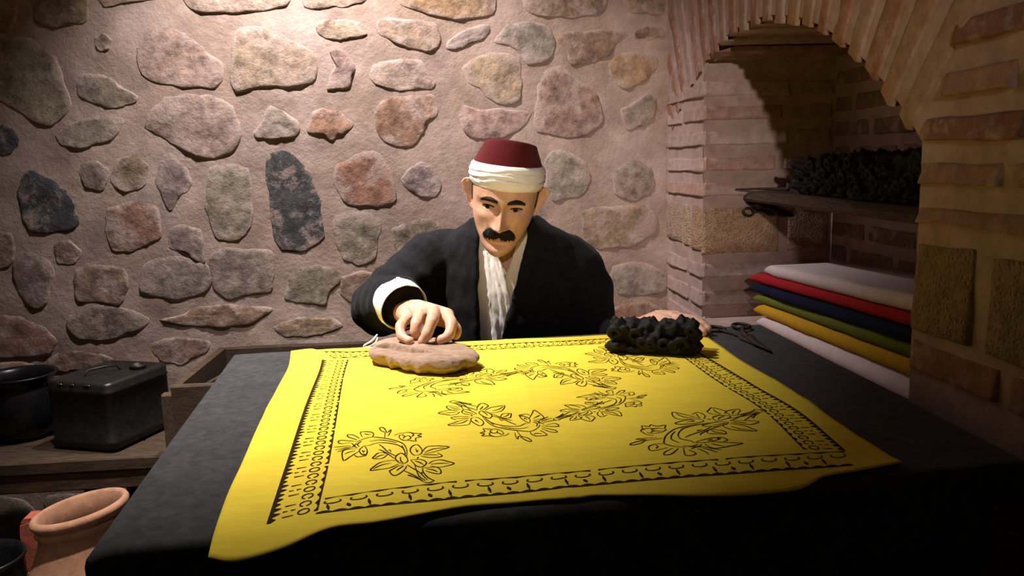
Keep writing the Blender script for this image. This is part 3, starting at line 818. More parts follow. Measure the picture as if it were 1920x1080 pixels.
# one flower spray, drawn in the frame of a close view of the near-left corner
SPRAY = [
    [(1160, 690), (1095, 660), (1045, 600), (1040, 560)], [(1050, 705), (1105, 712), (1160, 690)], [(1050, 700), (970, 660), (890, 635), (930, 638)],
    [(1090, 685), (1000, 600), (930, 560), (885, 530)], [(1050, 700), (960, 640), (850, 590)], [(1070, 690), (1000, 640), (960, 530)],
    [(880, 440), (880, 380), (850, 320), (790, 290), (700, 265), (600, 250), (520, 245), (430, 270), (370, 300)],
    [(860, 440), (860, 390), (830, 350), (780, 325), (680, 305), (580, 305), (500, 330), (440, 335)],
    [(780, 305), (700, 285), (600, 275), (500, 290)], [(830, 330), (850, 370), (868, 420)],
    [(760, 470), (690, 420), (620, 380), (590, 375)], [(600, 320), (640, 350), (690, 400), (770, 440)], [(690, 380), (710, 378), (720, 400)],
    [(690, 420), (640, 405), (590, 410), (550, 445), (535, 465), (600, 470), (650, 455), (690, 420)], [(560, 460), (610, 435), (660, 425)],
    [(800, 490), (720, 485), (620, 505), (560, 540), (510, 590), (600, 580), (700, 565), (760, 540), (800, 520)], [(540, 575), (620, 535), (720, 512)],
    [(840, 530), (790, 545), (730, 580), (705, 600), (745, 640), (800, 625), (860, 575), (880, 540)], [(775, 590), (810, 565), (850, 540)],
    [(850, 520), (790, 500), (765, 450), (820, 410), (870, 440), (890, 490), (850, 520)], [(815, 450), (820, 490), (845, 510)],
    [(1000, 430), (950, 430), (915, 390), (930, 345), (985, 325), (1030, 370), (1030, 410), (1000, 430)], [(970, 365), (985, 400), (992, 380)],
    [(1035, 400), (1080, 350), (1150, 340), (1220, 340), (1310, 350), (1240, 375), (1150, 400), (1040, 425)], [(1060, 405), (1150, 370), (1260, 358)],
    [(1020, 440), (1100, 455), (1180, 455), (1240, 440), (1190, 410)], [(1050, 430), (1130, 428), (1200, 432)],
    [(1100, 520), (1150, 490), (1230, 480), (1290, 495), (1360, 515), (1290, 540), (1200, 555), (1120, 540)], [(1120, 525), (1210, 515), (1310, 515)],
    [(1050, 560), (1120, 555), (1190, 555), (1225, 590), (1215, 620), (1150, 615), (1070, 590)], [(1080, 570), (1140, 580), (1190, 600)],
    [(920, 480), (980, 475), (1040, 480), (1080, 510), (1040, 550), (985, 545), (950, 515), (920, 480)], [(960, 490), (1010, 505), (1050, 530)],
    [(1000, 450), (985, 468)], [(1045, 595), (1030, 620), (1060, 660)],
    [(655, 250), (660, 200), (620, 180), (605, 155), (630, 145), (660, 165), (680, 200), (720, 170), (715, 195), (690, 235)],
    [(750, 230), (800, 210), (850, 205), (900, 200), (950, 210), (1030, 215), (990, 235), (1030, 245), (970, 260), (970, 290), (900, 280), (850, 280), (810, 260), (805, 230), (850, 215)],
    [(850, 245), (900, 235), (920, 260), (880, 275)], [(920, 200), (950, 225), (925, 245)], [(830, 225), (860, 240), (840, 262)],
    [(430, 245), (410, 200), (450, 190), (520, 195), (545, 215), (530, 245)], [(450, 210), (490, 220), (520, 215)],
    [(400, 260), (350, 230), (290, 220), (280, 240), (330, 260), (380, 275)], [(370, 290), (300, 285), (210, 280), (185, 300), (220, 315), (310, 300)],
    [(440, 340), (400, 380), (420, 420), (460, 430), (480, 400), (470, 360), (450, 340)], [(430, 380), (440, 400), (455, 385)],
    [(380, 365), (300, 370), (240, 385), (225, 420), (240, 490), (290, 460), (350, 420), (400, 390)], [(250, 420), (300, 400), (360, 385)],
    [(350, 430), (380, 450), (470, 435), (440, 418)], [(310, 330), (220, 345), (140, 350)], [(320, 340), (230, 365), (150, 380)], [(330, 350), (250, 375), (175, 400)],
    [(320, 310), (345, 330), (330, 350)], [(370, 310), (350, 340), (380, 355)], [(420, 290), (380, 320), (400, 345)],
]
sp_xy = [[onz(600 + x * 0.18519, 780 + y * 0.18519, TZ)[:2] for x, y in pl] for pl in SPRAY]
tail0 = onz(600 + 1150 * .18519, 780 + 700 * .18519, TZ)[:2]; head0 = onz(600 + 225 * .18519, 780 + 340 * .18519, TZ)[:2]


def cx(p): return complex(p[0], p[1])


SPOTS = [((813, 909.6), (641.7, 843)), ((843, 759), (1031, 796)), ((1043, 794), (1128, 741)), ((1156, 733), (977, 702)), ((976, 700.5), (812, 747)),
         ((1420, 772), (1318, 853)), ((1122, 655), (1262, 690)), ((693, 672), (780, 655))]
for tp, hp in SPOTS:
    t1, h1 = cx(onz(*tp, TZ)), cx(onz(*hp, TZ)); m = (h1 - t1) / (cx(head0) - cx(tail0)); k = Ink()
    for pl in sp_xy:
        q = [t1 + m * (cx(p) - cx(tail0)) for p in pl]
        k.stroke([(z.real, z.imag) for z in q], 0.0017 * max(0.8, abs(m)) ** 0.5)
    k.build('flower_print')

# ================================================================== PRINTING BLOCKS AND TOOLS
# pale wooden block under the right hand: irregular slab with a ragged carved lower edge
CZ = TZ + 0.0062
bt = [(-0.262, 1.405), (-0.215, 1.366), (-0.180, 1.335), (-0.148, 1.318), (-0.103, 1.312), (-0.070, 1.345), (-0.058, 1.378), (-0.085, 1.440), (-0.125, 1.500), (-0.180, 1.535), (-0.235, 1.538), (-0.262, 1.500), (-0.270, 1.450)]
o0 = 0.3 * np.array(crom(bt, 8, True)) + 0.7 * np.array([np.array(bt[i]) + (np.array(bt[(i + 1) % len(bt)]) - np.array(bt[i])) * j / 8 for i in range(len(bt)) for j in range(8)]); bc = o0.mean(axis=0); n = len(o0)
rings = []
for sc, z, ir in ((0.86, 0.0, .010), (0.90, 0.005, .012), (0.985, 0.011, .010), (0.995, 0.018, .006), (0.965, 0.0245, .002), (0.90, 0.0275, .001), (0.7, 0.0285, 0), (0.45, 0.028, 0), (0.2, 0.028, 0)):
    r = []
    for k, p in enumerate(o0):
        d = p - bc; q = bc + d * sc + d / np.linalg.norm(d) * ir * nz(p[0] * 60, p[1] * 60, z * 30)
        zz = z + (0.004 * nz(q[0] * 25, q[1] * 25, 3) if z > 0.02 else 0)
        zz += (0.006 * max(0, 1 - abs(q[0] + q[1] * 0.35 - 0.335) / 0.03) if z > .02 else 0)     # a worn ridge
        r.append((q[0], q[1], CZ + zz * 0.9))
    rings.append(r)
wb = empty('printing_block', (bc[0], bc[1], CZ), 'pale worn wooden printing block pressed down by the right hand', 'printing block')
gA, gB = onz(722, 652, CZ + .02)[:2], onz(812, 671, CZ + .02)[:2]


def slot(co):
    """hand slot cut into the top of the block, widening to the left"""
    p = np.array([co.x, co.y]); d = gB - gA; t = float(np.dot(p - gA, d) / np.dot(d, d))
    if t < -0.1 or t > 1.0 or co.z < CZ + 0.014: return 0.0007 * noise.noise(co * 90)
    w = 0.0165 * math.sin(math.pi * min(1, (t + .12) * .55 + .38)) ** 1.3 + 0.001
    q = np.linalg.norm(p - gA - d * min(max(t, 0), 1))
    return 0.0007 * noise.noise(co * 90) - 0.017 * max(0.0, 1 - (q / w) ** 5)


remeshed('block_body', [loft(rings)], 0.0021, 2, M['wood_block'], wb, slot)

def carved_block(name, c, L, D, H, rz, seed, label, cat='printing block', group=None, amp=1.0):
    """black block whose faces are cut into a deep lumpy relief: body plus raised scrolls"""
    root = empty(name, (*c,), label, cat, group, rz=rz)
    def disp(co):
        q = co * 55.0
        a = noise.noise(Vector((q.x, q.y, q.z + seed))); b = noise.noise(Vector((q.x * 2, q.y * 2, q.z * 2 + seed)))
        edge = min(1.0, max(0.0, co.z / 0.012))
        return (0.013 * a + 0.007 * b) * amp * edge
    rr = random.Random(seed)
    parts = []
    prof = [(-D / 2, 0), (D / 2, 0), (D / 2, H * 0.9), (D * 0.35, H), (-D * 0.4, H * 0.97), (-D / 2, H * 0.75)]
    parts.append(loft([[(x, y, z) for y, z in prof] for x in np.linspace(-L / 2, L / 2, 7)]))
    body = remeshed('block_body', parts, 0.0035, 2, M['black_wood'], None, disp); body.parent = root
    ns = int(L / 0.016)
    for i in range(ns):
        x = -L / 2 + L * (i + 0.5) / ns + rr.uniform(-.004, .004); z = rr.uniform(0.014, H * 0.85); r = rr.uniform(0.006, 0.012)
        pts = [(x + r * math.cos(a) * (1 - a / 14), -D / 2 - 0.005 - 0.003 * math.sin(a), max(0.006, z + r * math.sin(a) * (1 - a / 14))) for a in np.linspace(0, 5.5, 12)]
        v, f = tube(pts, [rr.uniform(0.0042, 0.0062)] * 12, 7); o = mesh('carved_scroll', v, f, M['black_wood'], root)
    return root


b1 = (onz(1145, 668, CZ) + onz(1322, 679, CZ)) / 2
carved_block('printing_block', (0.262, 1.452, CZ), 0.158, 0.062, 0.056, math.radians(-17), 5, 'small black carved printing block held by the left hand on the yellow cloth', amp=1.2)


def scissors(name, L, gap, ring_r, label, th=0.004):
    """lies in the xy plane, pivot at origin, blades towards -y"""
    r = empty(name, (0, 0, 0), label, 'scissors')
    for s in (-1, 1):
        bl = [(s * 0.004, 0.02, 0.0), (s * 0.006, 0.0, 0), (-s * 0.003, -L * 0.25, 0), (-s * 0.0015, -L * 0.5, 0)]
        v, f = tube(bl, [0.007, 0.0095, 0.0085, 0.0025], 8, True, (1.0, 0.45), up=(0, 0, 1)); v = [(p[0], p[1], p[2] + th + s * 0.0018) for p in v]
        mesh('blade', v, f, M['iron'], r)
        hd = [(s * 0.004, 0.018, 0), (s * gap * 0.35, L * 0.2, 0), (s * gap * 0.8, L * 0.34, 0)]
        cxx, cyy = s * gap, L * 0.34 + ring_r
        v1, f1 = tube(hd, [0.005, 0.0042, 0.0038], 8)
        pts = [(cxx + ring_r * math.sin(a), cyy - ring_r * 1.35 * math.cos(a) + 0.35 * ring_r, 0) for a in np.linspace(0, 2 * math.pi, 20)]
        v2, f2 = tube(pts, [0.0036] * 20, 8, False)
        V, F = join([(v1, f1), (v2, f2)]); V = [(p[0], p[1], p[2] + th + s * 0.0018) for p in V]
        mesh('handle', V, F, M['iron'], r)
    v, f = lathe([(0.0042, 0.0), (0.0042, th * 2.2), (0.002, th * 2.6)], 10); mesh('pivot', v, f, M['iron'], r)
    return r


sc = scissors('iron_scissors', 0.23, 0.027, 0.017, 'old dark iron scissors lying open on the black felt near the folded fabrics')
p0, p1 = onz(1400, 634, TZ + .004), onz(1456, 666, TZ + .004)
dv = p1 - p0; sc.location = (p0[0], p0[1], TZ + 0.001); sc.rotation_euler = (0, 0, math.atan2(dv[1], dv[0]) + math.pi / 2)

# ------------------------------------------------------------------ shelf in the niche
SZ = 1.046
V, F = [], []
nS = 40
prof = [(0.118, -0.004), (0.110, -0.010), (0.108, -0.020), (0.113, -0.026), (NT - 0.008, -0.026), (NT - 0.008, 0.0), (0.125, 0.0)]
rings = []
for i in range(nS + 1):
    s = SR + 0.012 + (SJ - SR - 0.026) * i / nS
    rings.append([rw(s, SZ + z - 0.006 * (1 - i / nS) + 0.0012 * nz(s * 9, j * 2.0, 3), t + 0.0025 * nz(s * 7, j, 1)) for j, (t, z) in enumerate(prof)])
V, F = loft(rings)
mesh('shelf_board', V, F, M['wood_shelf'], smooth=False, label='dark wooden shelf board across the arched niche', cat='shelf')
rz_w = math.atan2(-RU[1], -RU[0])     # x axis of a thing runs along the wall towards the camera


def on_shelf(s, t): return rw(s, SZ + 0.002 - 0.006 * (1 - (s - SR) / (SJ - SR)), t)


carved_block('printing_block', on_shelf(0.665, 0.205), 0.23, 0.10, 0.082, rz_w, 11, 'jagged black carved printing block at the far end of the niche shelf', group=None, amp=2.0)
carved_block('printing_block', on_shelf(0.395, 0.20), 0.25, 0.11, 0.092, rz_w + 0.04, 23, 'larger plain-topped black printing block beside the near jamb on the niche shelf', amp=1.4)
sc2 = scissors('iron_scissors', 0.13, 0.0165, 0.0105, 'small iron scissors hung on the jamb just under the niche shelf')
q = rw(SJ - 0.010, 0.992, 0.183)
Mx = Matrix.Identity(4)
tl = math.radians(14); up_ = np.array([0, 0, 1.0])
y2 = -RN * math.cos(tl) + up_ * math.sin(tl); x2 = up_ * math.cos(tl) + RN * math.sin(tl); z2 = np.cross(x2, y2)
for i in range(3): Mx[i][0], Mx[i][1], Mx[i][2], Mx[i][3] = x2[i], y2[i], z2[i], q[i]
sc2.matrix_world = Mx
# thin stick on the shelf with its tip sticking out past the jamb corner
P = [rw(1.005, SZ + 0.006, 0.085), rw(0.95, SZ + 0.0075, 0.135), rw(0.86, SZ + 0.0075, 0.165)]
V, F = tube(crom(P, 5), [0.0022 + 0.0028 * k / 10 for k in range(11)], 8)
mesh('wooden_stick', V, F, M['wood_dark'], label='thin dark stick lying on the far end of the niche shelf', cat='stick')

# ------------------------------------------------------------------ folded fabrics
ZR = [.700, .752, .784, .814, .841, .867, .901]; ZLf = [.700, .732, .762, .786, .811, .838, .866]
fabs = [('f_white', .885, 0.100, 'thick white folded fabric at the bottom of the stack in the niche'), ('f_yellow', .895, 0.097, 'mustard yellow folded fabric just above the bottom white one'),
        ('f_green', .910, 0.101, 'olive green folded fabric in the middle of the stack'), ('f_navy', .930, 0.094, 'dark navy folded fabric between the red and green ones'),
        ('f_red', .930, 0.100, 'red folded fabric second from the top of the stack'), ('f_white', .872, 0.100, 'white folded fabric lying on top of the stack in the niche')]
for k, (mt, sl, t0, lab) in enumerate(fabs):
    rings = []; ns = 46; s0 = SR + 0.035; bk = 0.335 - 0.006 * (k % 2)
    for i in range(ns + 1):
        f = i / ns; s = s0 + (sl - s0) * f
        zb = ZR[k] + (ZLf[k] - ZR[k]) * f + 0.0012; zt = ZR[k + 1] + (ZLf[k + 1] - ZR[k + 1]) * f - 0.0006
        endk = min(1.0, math.sqrt(max(0.0, min(f, 1 - f) * ns / 2.2)) * 0.75 + 0.25)
        h = (zt - zb) * endk; mid = (zt + zb) / 2 - (zt - zb) * (1 - endk) * 0.2; zb2, zt2 = mid - h / 2, mid + h / 2
        if k: zb2 = max(zb2, zb)
        tt = t0 + 0.004 * nz(s * 5, k * 3.3, 1) + 0.0025 * nz(s * 17, k * 7.1, 2) + (0.05 * (f - .9) / .1 if f > .9 and k == 5 else 0) * 0.3
        sag = 0.0022 * nz(s * 7, k * 5, 4)
        ring = [rw(s, zb2, bk), rw(s, zb2, tt + h * 0.45)]
        for a in np.linspace(-90, 90, 11)[1:-1]:
            a = math.radians(a); ring.append(rw(s, mid + h / 2 * math.sin(a), tt + h * 0.45 * (1 - math.cos(a))))
        for t_ in (0.0, 0.15, 0.4, 0.7, 1.0):
            ta = tt + h * 0.45 + (bk - tt - h * 0.45) * t_
            ring.append(rw(s, zt2 + (0.0018 * nz(s * 9, ta * 14, k) if k == 5 else 0), ta))
        rings.append(ring)
    V, F = loft(rings)
    fo = mesh('folded_fabric', V, F, M[mt], label=lab, cat='fabric', group='folded fabrics stacked in the niche')

# ================================================================== BENCH AND VESSELS ON THE LEFT
BZ = 0.420
bench = empty('wooden_bench', (-1.1, 2.15, 0), 'long low dark wooden bench along the rubble wall left of the table', 'bench')


def box(x0, x1, y0, y1, z0, z1, name, mat, parent, jit=0.0, nxs=1, rz=0.0, c=None):
    b_ = min(0.004, (z1 - z0) * .3)
    rings = []
    for i in range(nxs + 1):
        x = x0 + (x1 - x0) * i / nxs; j = jit * nz(x * 5, y0 * 7, z0 * 9)
        rings.append([(x, y, z) for y, z in ((y0 + b_, z0), (y1 - b_, z0), (y1, z0 + b_), (y1, z1 - b_), (y1 - b_, z1 + j), (y0 + b_, z1 + j), (y0 + j, z1 - b_), (y0 + j, z0 + b_))])
    V, F = loft(rings)
    if rz:
        cc = c or ((x0 + x1) / 2, (y0 + y1) / 2); co, si = math.cos(rz), math.sin(rz)
        V = [(cc[0] + (p[0] - cc[0]) * co - (p[1] - cc[1]) * si, cc[1] + (p[0] - cc[0]) * si + (p[1] - cc[1]) * co, p[2]) for p in V]
    o = mesh(name, V, F, M[mat], smooth=False)
    return put(o, parent) if parent is not None else o


BA = 0.081; bcn = (-1.1, 2.15)
for y0, y1 in ((1.955, 2.085), (2.090, 2.215), (2.220, 2.325)):
    box(-2.1, -0.30, y0, y1, BZ - 0.035, BZ, 'plank', 'wood_dark', bench, 0.0008, 24, BA, bcn)
box(-2.1, -0.30, 1.962, 1.99, BZ - 0.085, BZ - 0.036, 'front_rail', 'wood_dark', bench, 0.002, 20, BA, bcn)
for x in (-2.0, -1.15, -0.38):
    for y in (2.0, 2.26):
        box(x, x + 0.05, y, y + 0.05, 0.0, BZ - 0.036, 'leg', 'wood_dark', bench, 0, 1, BA, bcn)

# wooden tray behind the table
tray = empty('wooden_trough', (-0.6, 2.15, BZ), 'dark empty wooden trough on the bench behind the table', 'trough')
tc = (-0.55, 2.16); TZ0, TZ1 = BZ + 0.001, 0.618
box(-0.865, -0.25, 1.935, 2.365, TZ0, TZ0 + 0.016, 'bottom_board', 'wood_dark', tray, 0.0, 6, 0.07, tc)
box(-0.865, -0.25, 1.935, 1.957, TZ0 + 0.0165, TZ1, 'side_board', 'wood_dark', tray, 0.002, 8, 0.07, tc)
box(-0.865, -0.25, 2.343, 2.365, TZ0 + 0.0165, TZ1, 'side_board', 'wood_dark', tray, 0.002, 8, 0.07, tc)
box(-0.865, -0.843, 1.9575, 2.3425, TZ0 + 0.0165, TZ1, 'end_board', 'wood_dark', tray, 0.0, 2, 0.07, tc)
box(-0.272, -0.25, 1.9575, 2.3425, TZ0 + 0.0165, TZ1, 'end_board', 'wood_dark', tray, 0.0, 2, 0.07, tc)
box(-0.80, -0.79, 1.985, 2.25, TZ0 + 0.02, TZ1 - 0.03, 'loose_lath', 'wood_dark', tray, 0.0, 2, -0.12, tc)
# a pale post standing by the trough's near corner
box(-0.915, -0.885, 1.955, 1.985, BZ + 0.001, BZ + 0.16, 'wooden_peg', 'wood_shelf', None, 0, 1, BA, bcn)
tag(bpy.data.objects['wooden_peg'], 'short pale wooden peg standing between the black tin and the trough', 'peg')

# black tin box
tin = empty('tin_box', (-1.13, 2.12, BZ), 'glossy black rectangular tin with bright rim highlights on the bench', 'tin', rz=0.0)
c4 = [onz(97, 842, BZ), onz(216, 852, BZ), onz(301, 803, BZ)]
e1 = c4[1] - c4[0]; e2 = c4[2] - c4[1]; e2 = e2 * 0.98
TW, TD, TH = np.linalg.norm(e1[:2]), 0.235, 0.185
ax_ = e1 / np.linalg.norm(e1); ay_ = np.array([-ax_[1], ax_[0], 0])
base = c4[0] + np.array([0, 0, 0.0015])


def tinpt(x, y, z): return base + ax_ * x + ay_ * y + np.array([0, 0, z])


rr = 0.022; rings = []
for ins, z in ((0.012, 0.0), (0.0, 0.008), (0.0, 0.02), (-0.003, 0.024), (0, 0.028), (0, TH - 0.03), (-0.003, TH - 0.026), (0.0, TH - 0.022), (0.0, TH - 0.008), (0.004, TH), (0.012, TH + 0.001), (0.016, TH - 0.004)):
    r = []
    for cxx, cyy, a0 in ((rr, rr, 180), (TW - rr, rr, 270), (TW - rr, TD - rr, 0), (rr, TD - rr, 90)):
        for a in np.linspace(a0, a0 + 90, 7):
            r.append(tinpt(cxx + (rr - ins) * math.cos(math.radians(a)), cyy + (rr - ins) * math.sin(math.radians(a)), z + 0.002 * nz(cxx * 30, cyy * 30, z * 20)))
    rings.append(r)
V, F = loft(rings); put(mesh('body', V, F, M['tin']), tin)
V, F = lathe([(0.022, 0), (0.022, 0.008), (0.018, 0.011), (0.017, 0.004)], 20, tinpt(TW * 0.72, TD * 0.75, TH - 0.003)); put(mesh('cap', V, F, M['tin']), tin)
V, F = tube([tinpt(TW * .3, TD * .3, TH - .004), tinpt(TW * .32, TD * .36, TH + .010), tinpt(TW * .42, TD * .5, TH + .012), tinpt(TW * .5, TD * .62, TH + .010), tinpt(TW * .52, TD * .66, TH - .004)], [.003] * 5, 8); put(mesh('handle', V, F, M['tin']), tin)
# rim highlights along the front top edge, put in as bright metal flecks
for x, w in ((0.045, 0.012), (0.083, 0.013), (0.125, 0.020)):
    V, F = tube([tinpt(x, -0.0005, TH - 0.006), tinpt(x + w * .5, -0.0012, TH - 0.0052), tinpt(x + w, -0.0005, TH - 0.006)], [.0012, .0022, .0012], 6); put(mesh('rim_highlight', V, F, M['silver']), tin)


def pot(name, c, prof, mat, label, cat, handle=None, shear=0.0, n=44):
    r = empty(name, c, label, cat); H = max(z for _, z in prof)
    V, F = lathe(prof, n, (0, 0, 0), cap0=True, cap1=True)
    if shear: V = [(p[0], p[1], p[2] + shear * p[0] * max(0, p[2] / H) ** 2) for p in V]
    mesh('body', V, F, M[mat], r)
    if handle:
        V, F = tube(crom(handle, 5), [0.009] * ((len(handle) - 1) * 5 + 1), 10, flat=(1.3, 0.8)); mesh('handle', V, F, M[mat], r)
    return r


pp = onz(2, 842, BZ)
pot('glazed_pot', (pp[0] + 0.0, pp[1] + 0.11, BZ + 0.001), [(0.070, 0), (0.082, 0.016), (0.095, 0.06), (0.098, 0.10), (0.090, 0.135), (0.083, 0.150), (0.088, 0.163), (0.096, 0.171), (0.100, 0.176), (0.095, 0.179), (0.088, 0.170), (0.078, 0.152), (0.084, 0.13), (0.08, 0.05), (0.05, 0.03)],
    'glaze', 'black glazed pot with a side handle at the left end of the bench', 'pot', [(0.086, 0, 0.142), (0.108, -0.01, 0.145), (0.122, -0.015, 0.120), (0.116, -0.01, 0.092), (0.094, 0, 0.074)])

jc = onz(150, 952, 0.385)
jar = pot('terracotta_jar', (jc[0], jc[1], 0.004), [(0.07, 0), (0.10, 0.01), (0.135, 0.08), (0.142, 0.15), (0.128, 0.22), (0.108, 0.27), (0.094, 0.31), (0.089, 0.335), (0.0935, 0.340), (0.0965, 0.346), (0.0945, 0.353), (0.091, 0.357), (0.097, 0.362), (0.103, 0.370), (0.1035, 0.378), (0.099, 0.385), (0.092, 0.386), (0.087, 0.380), (0.080, 0.355), (0.080, 0.33), (0.11, 0.25), (0.12, 0.15), (0.10, 0.05), (0.04, 0.03)],
    'clay', 'unglazed terracotta jar with a double-ridged rim on the floor beside the table', 'jar', shear=0.15, n=56)
# incised marks round the shoulder
for k_ in range(26):
    a = 2 * math.pi * k_ / 26
    P = [(0.1255 * math.cos(a), 0.1255 * math.sin(a), 0.232), (0.1200 * math.cos(a + .03), 0.1200 * math.sin(a + .03), 0.248)]
    P = [(x, y, z + 0.15 * x * (z / 0.386) ** 2) for x, y, z in P]
    V, F = tube(P, [0.0022, 0.0018], 6); mesh('relief_mark', V, F, M['clay'], jar)

bp_ = onz(-42, 1052, 0.25)
pot('black_bowl', (bp_[0], bp_[1], 0.004), [(0.05, 0), (0.07, 0.02), (0.088, 0.10), (0.096, 0.18), (0.094, 0.235), (0.100, 0.248), (0.098, 0.254), (0.092, 0.250), (0.086, 0.235), (0.086, 0.12), (0.05, 0.03)],
    'glaze', 'glossy black pot on the floor left of the terracotta jar', 'pot')
bq = ray(60, 964); bq = CAM + bq * (1.90 / bq[1]); bh = float(bq[2])
rb = empty('loose_brick', (bq[0], bq[1], 0), 'broken red brick standing on end beside the terracotta jar', 'brick', rz=0.15)
V, F = loft([[(sx * w, sy * 0.03, z + 0.004 * sx) for sx, sy in ((-1, -1), (1, -1), (1, 1), (-1, 1))] for z, w in ((0.008, 0.019), (bh * .5, 0.021), (bh - .03, 0.020), (bh - .012, 0.018))])
mesh('body', V, F, M['redbrick'], rb, smooth=False)
V, F = loft([[(sx * w, sy * 0.024 - 0.003, z) for sx, sy in ((-1, -1), (1, -1), (1, 1), (-1, 1))] for z, w in ((bh - .0125, 0.017), (bh - .004, 0.014), (bh, 0.009))])
mesh('broken_top', V, F, M['redbrick'], rb, smooth=False)

# ================================================================== PERSON
stool = empty('wooden_stool', (-0.02, 1.96, 0), 'plain wooden stool under the seated person behind the table', 'stool')
V, F = lathe([(0.15, 0.392), (0.165, 0.396), (0.168, 0.41), (0.162, 0.42)], 28); mesh('seat', V, F, M['wood_dark'], stool)
for sx in (-1, 1):
    for sy in (-1, 1):
        V, F = tube([(sx * 0.13, sy * 0.13, 0.008), (sx * 0.10, sy * 0.10, 0.388)], [0.014, 0.017], 10, False); mesh('leg', V, F, M['wood_dark'], stool)

person = empty('person', (-0.02, 1.96, 0.0), 'seated person in black jacket and white-wrapped crimson fez pressing a printing block', 'person')
HP, HS = np.array([-0.011, 1.74, 1.064]), 0.9455
_y, _p, _r = math.radians(-3.59), math.radians(13.73), math.radians(9.2)
HR = np.array(Matrix.Rotation(_y, 3, 'Z') @ Matrix.Rotation(_p, 3, 'X') @ Matrix.Rotation(_r, 3, 'Y'))


def H(p): return HP + HR @ (np.array(p, float) * HS)


def sm1(a, k=9):
    w = np.hanning(k + 2)[1:-1]; w /= w.sum(); return np.convolve(np.pad(a, k // 2, mode='edge'), w, 'valid')


_z = np.linspace(-0.122, 0.128, 251)
_W = sm1(np.interp(_z, [-.122, -.116, -.105, -.09, -.075, -.06, -.04, -.02, 0, .03, .06, .09, .108, .12, .128], [.010, .024, .038, .048, .056, .0615, .0675, .0705, .072, .0745, .0735, .064, .049, .028, .004]), 13)
_FR = sm1(np.interp(_z, [-.122, -.116, -.105, -.095, -.08, -.065, -.05, -.03, -.01, 0, .015, .03, .06, .09, .108, .12, .128], [.062, .080, .091, .0945, .0905, .0925, .091, .088, .087, .0875, .0925, .0935, .089, .073, .054, .03, .004]), 9)
_BK = sm1(np.interp(_z, [-.122, -.1, -.06, -.02, .03, .06, .09, .11, .128], [.01, .03, .062, .085, .098, .095, .078, .052, .004]), 13)
EXP = 2.25


def G(x, z, cx_, cz_, sx_, sz_): return math.exp(-((x - cx_) / sx_) ** 2 - ((z - cz_) / sz_) ** 2)


NZP = [(-.062, 0), (-.056, .001), (-.0525, .006), (-.0485, .0185), (-.0445, .0260), (-.040, .0285), (-.034, .0268), (-.025, .0212), (-.012, .0145), (0, .0098), (.008, .0075), (.018, .003), (.028, 0)]


def disp_face(x, z):
    ax = abs(x); d = 0.0
    hz = float(np.interp(z, [p[0] for p in NZP], [p[1] for p in NZP])); sg = float(np.interp(z, [-.055, -.042, -.025, 0, .02], [.0095, .0098, .0078, .0068, .009]))
    d += hz * math.exp(-(x / sg) ** 2)
    d += 0.0105 * G(ax, z, .0130, -.0440, .0056, .0062)
    d -= 0.0150 * G(ax, z, .0310, .0025, .0160, .0100)          # sockets
    d -= 0.0045 * G(ax, z, .0160, .0020, .0070, .0080)          # inner corners
    d += 0.0062 * G(ax, z, .0320, -.0010, .0125, .0070)         # eyeballs under the lids
    d += 0.0022 * G(ax, z, .0320, .0058 - 12 * (ax - .032) ** 2, .0140, .0020)   # upper lid fold
    d += 0.0016 * G(ax, z, .0320, -.0075 + 10 * (ax - .032) ** 2, .0130, .0018)
    d += 0.0060 * G(ax, z, .0270, .0190, .0200, .0065)          # brow
    d += 0.0050 * G(ax, z, .0450, -.0230, .0160, .0120)         # cheekbone
    d -= 0.0055 * G(ax, z, .0410, -.0560, .0140, .0170)         # hollow cheek
    d -= 0.0032 * G(ax, z, .0235 + .25 * max(0, -.045 - z), -.0560, .0035, .0130)   # nasolabial fold
    d += 0.0035 * G(x, z, 0, -.0590, .0190, .0050)
    d += 0.0048 * G(x, z, 0, -.0705, .0160, .0042)              # lips
    d -= 0.0028 * G(x, z, 0, -.0652, .0210, .0014)
    d -= 0.0040 * G(x, z, 0, -.0800, .0170, .0045)
    d += 0.0050 * G(x, z, 0, -.0985, .0150, .0105)              # chin
    return d


def head_pt(z, a, off=0.0):
    w, f, b = (float(np.interp(z, _z, q)) for q in (_W, _FR, _BK))
    s, c = math.sin(a), math.cos(a)
    x = w * math.copysign(abs(s) ** (2 / EXP), s); y = -(f if c > 0 else b) * math.copysign(abs(c) ** (2 / EXP), c)
    if c > 0.0: y -= disp_face(x, z) * min(1, c / 0.35)
    jw = max(0.0, -0.045 - z); t = min(1, max(0, (y + 0.065) / 0.10)); t = t * t * (3 - 2 * t)
    zz = z + jw * 0.62 * t
    L_ = math.hypot(x, y) or 1
    return np.array([x * (1 + off / L_), y * (1 + off / L_), zz])


def face_y(x, z):
    w, f = float(np.interp(z, _z, _W)), float(np.interp(z, _z, _FR))
    c = (max(0, 1 - abs(x / w) ** EXP)) ** (1 / EXP)
    return -f * c - disp_face(x, z)


angs = []
for k in range(240):
    t = k / 240 * 2 - 1; angs.append(math.pi * (0.45 * t + 0.55 * t ** 3 if True else t))
rings = [[H(head_pt(z, a)) for a in angs] for z in np.linspace(-0.1215, 0.1275, 190)]
head = loft(rings)


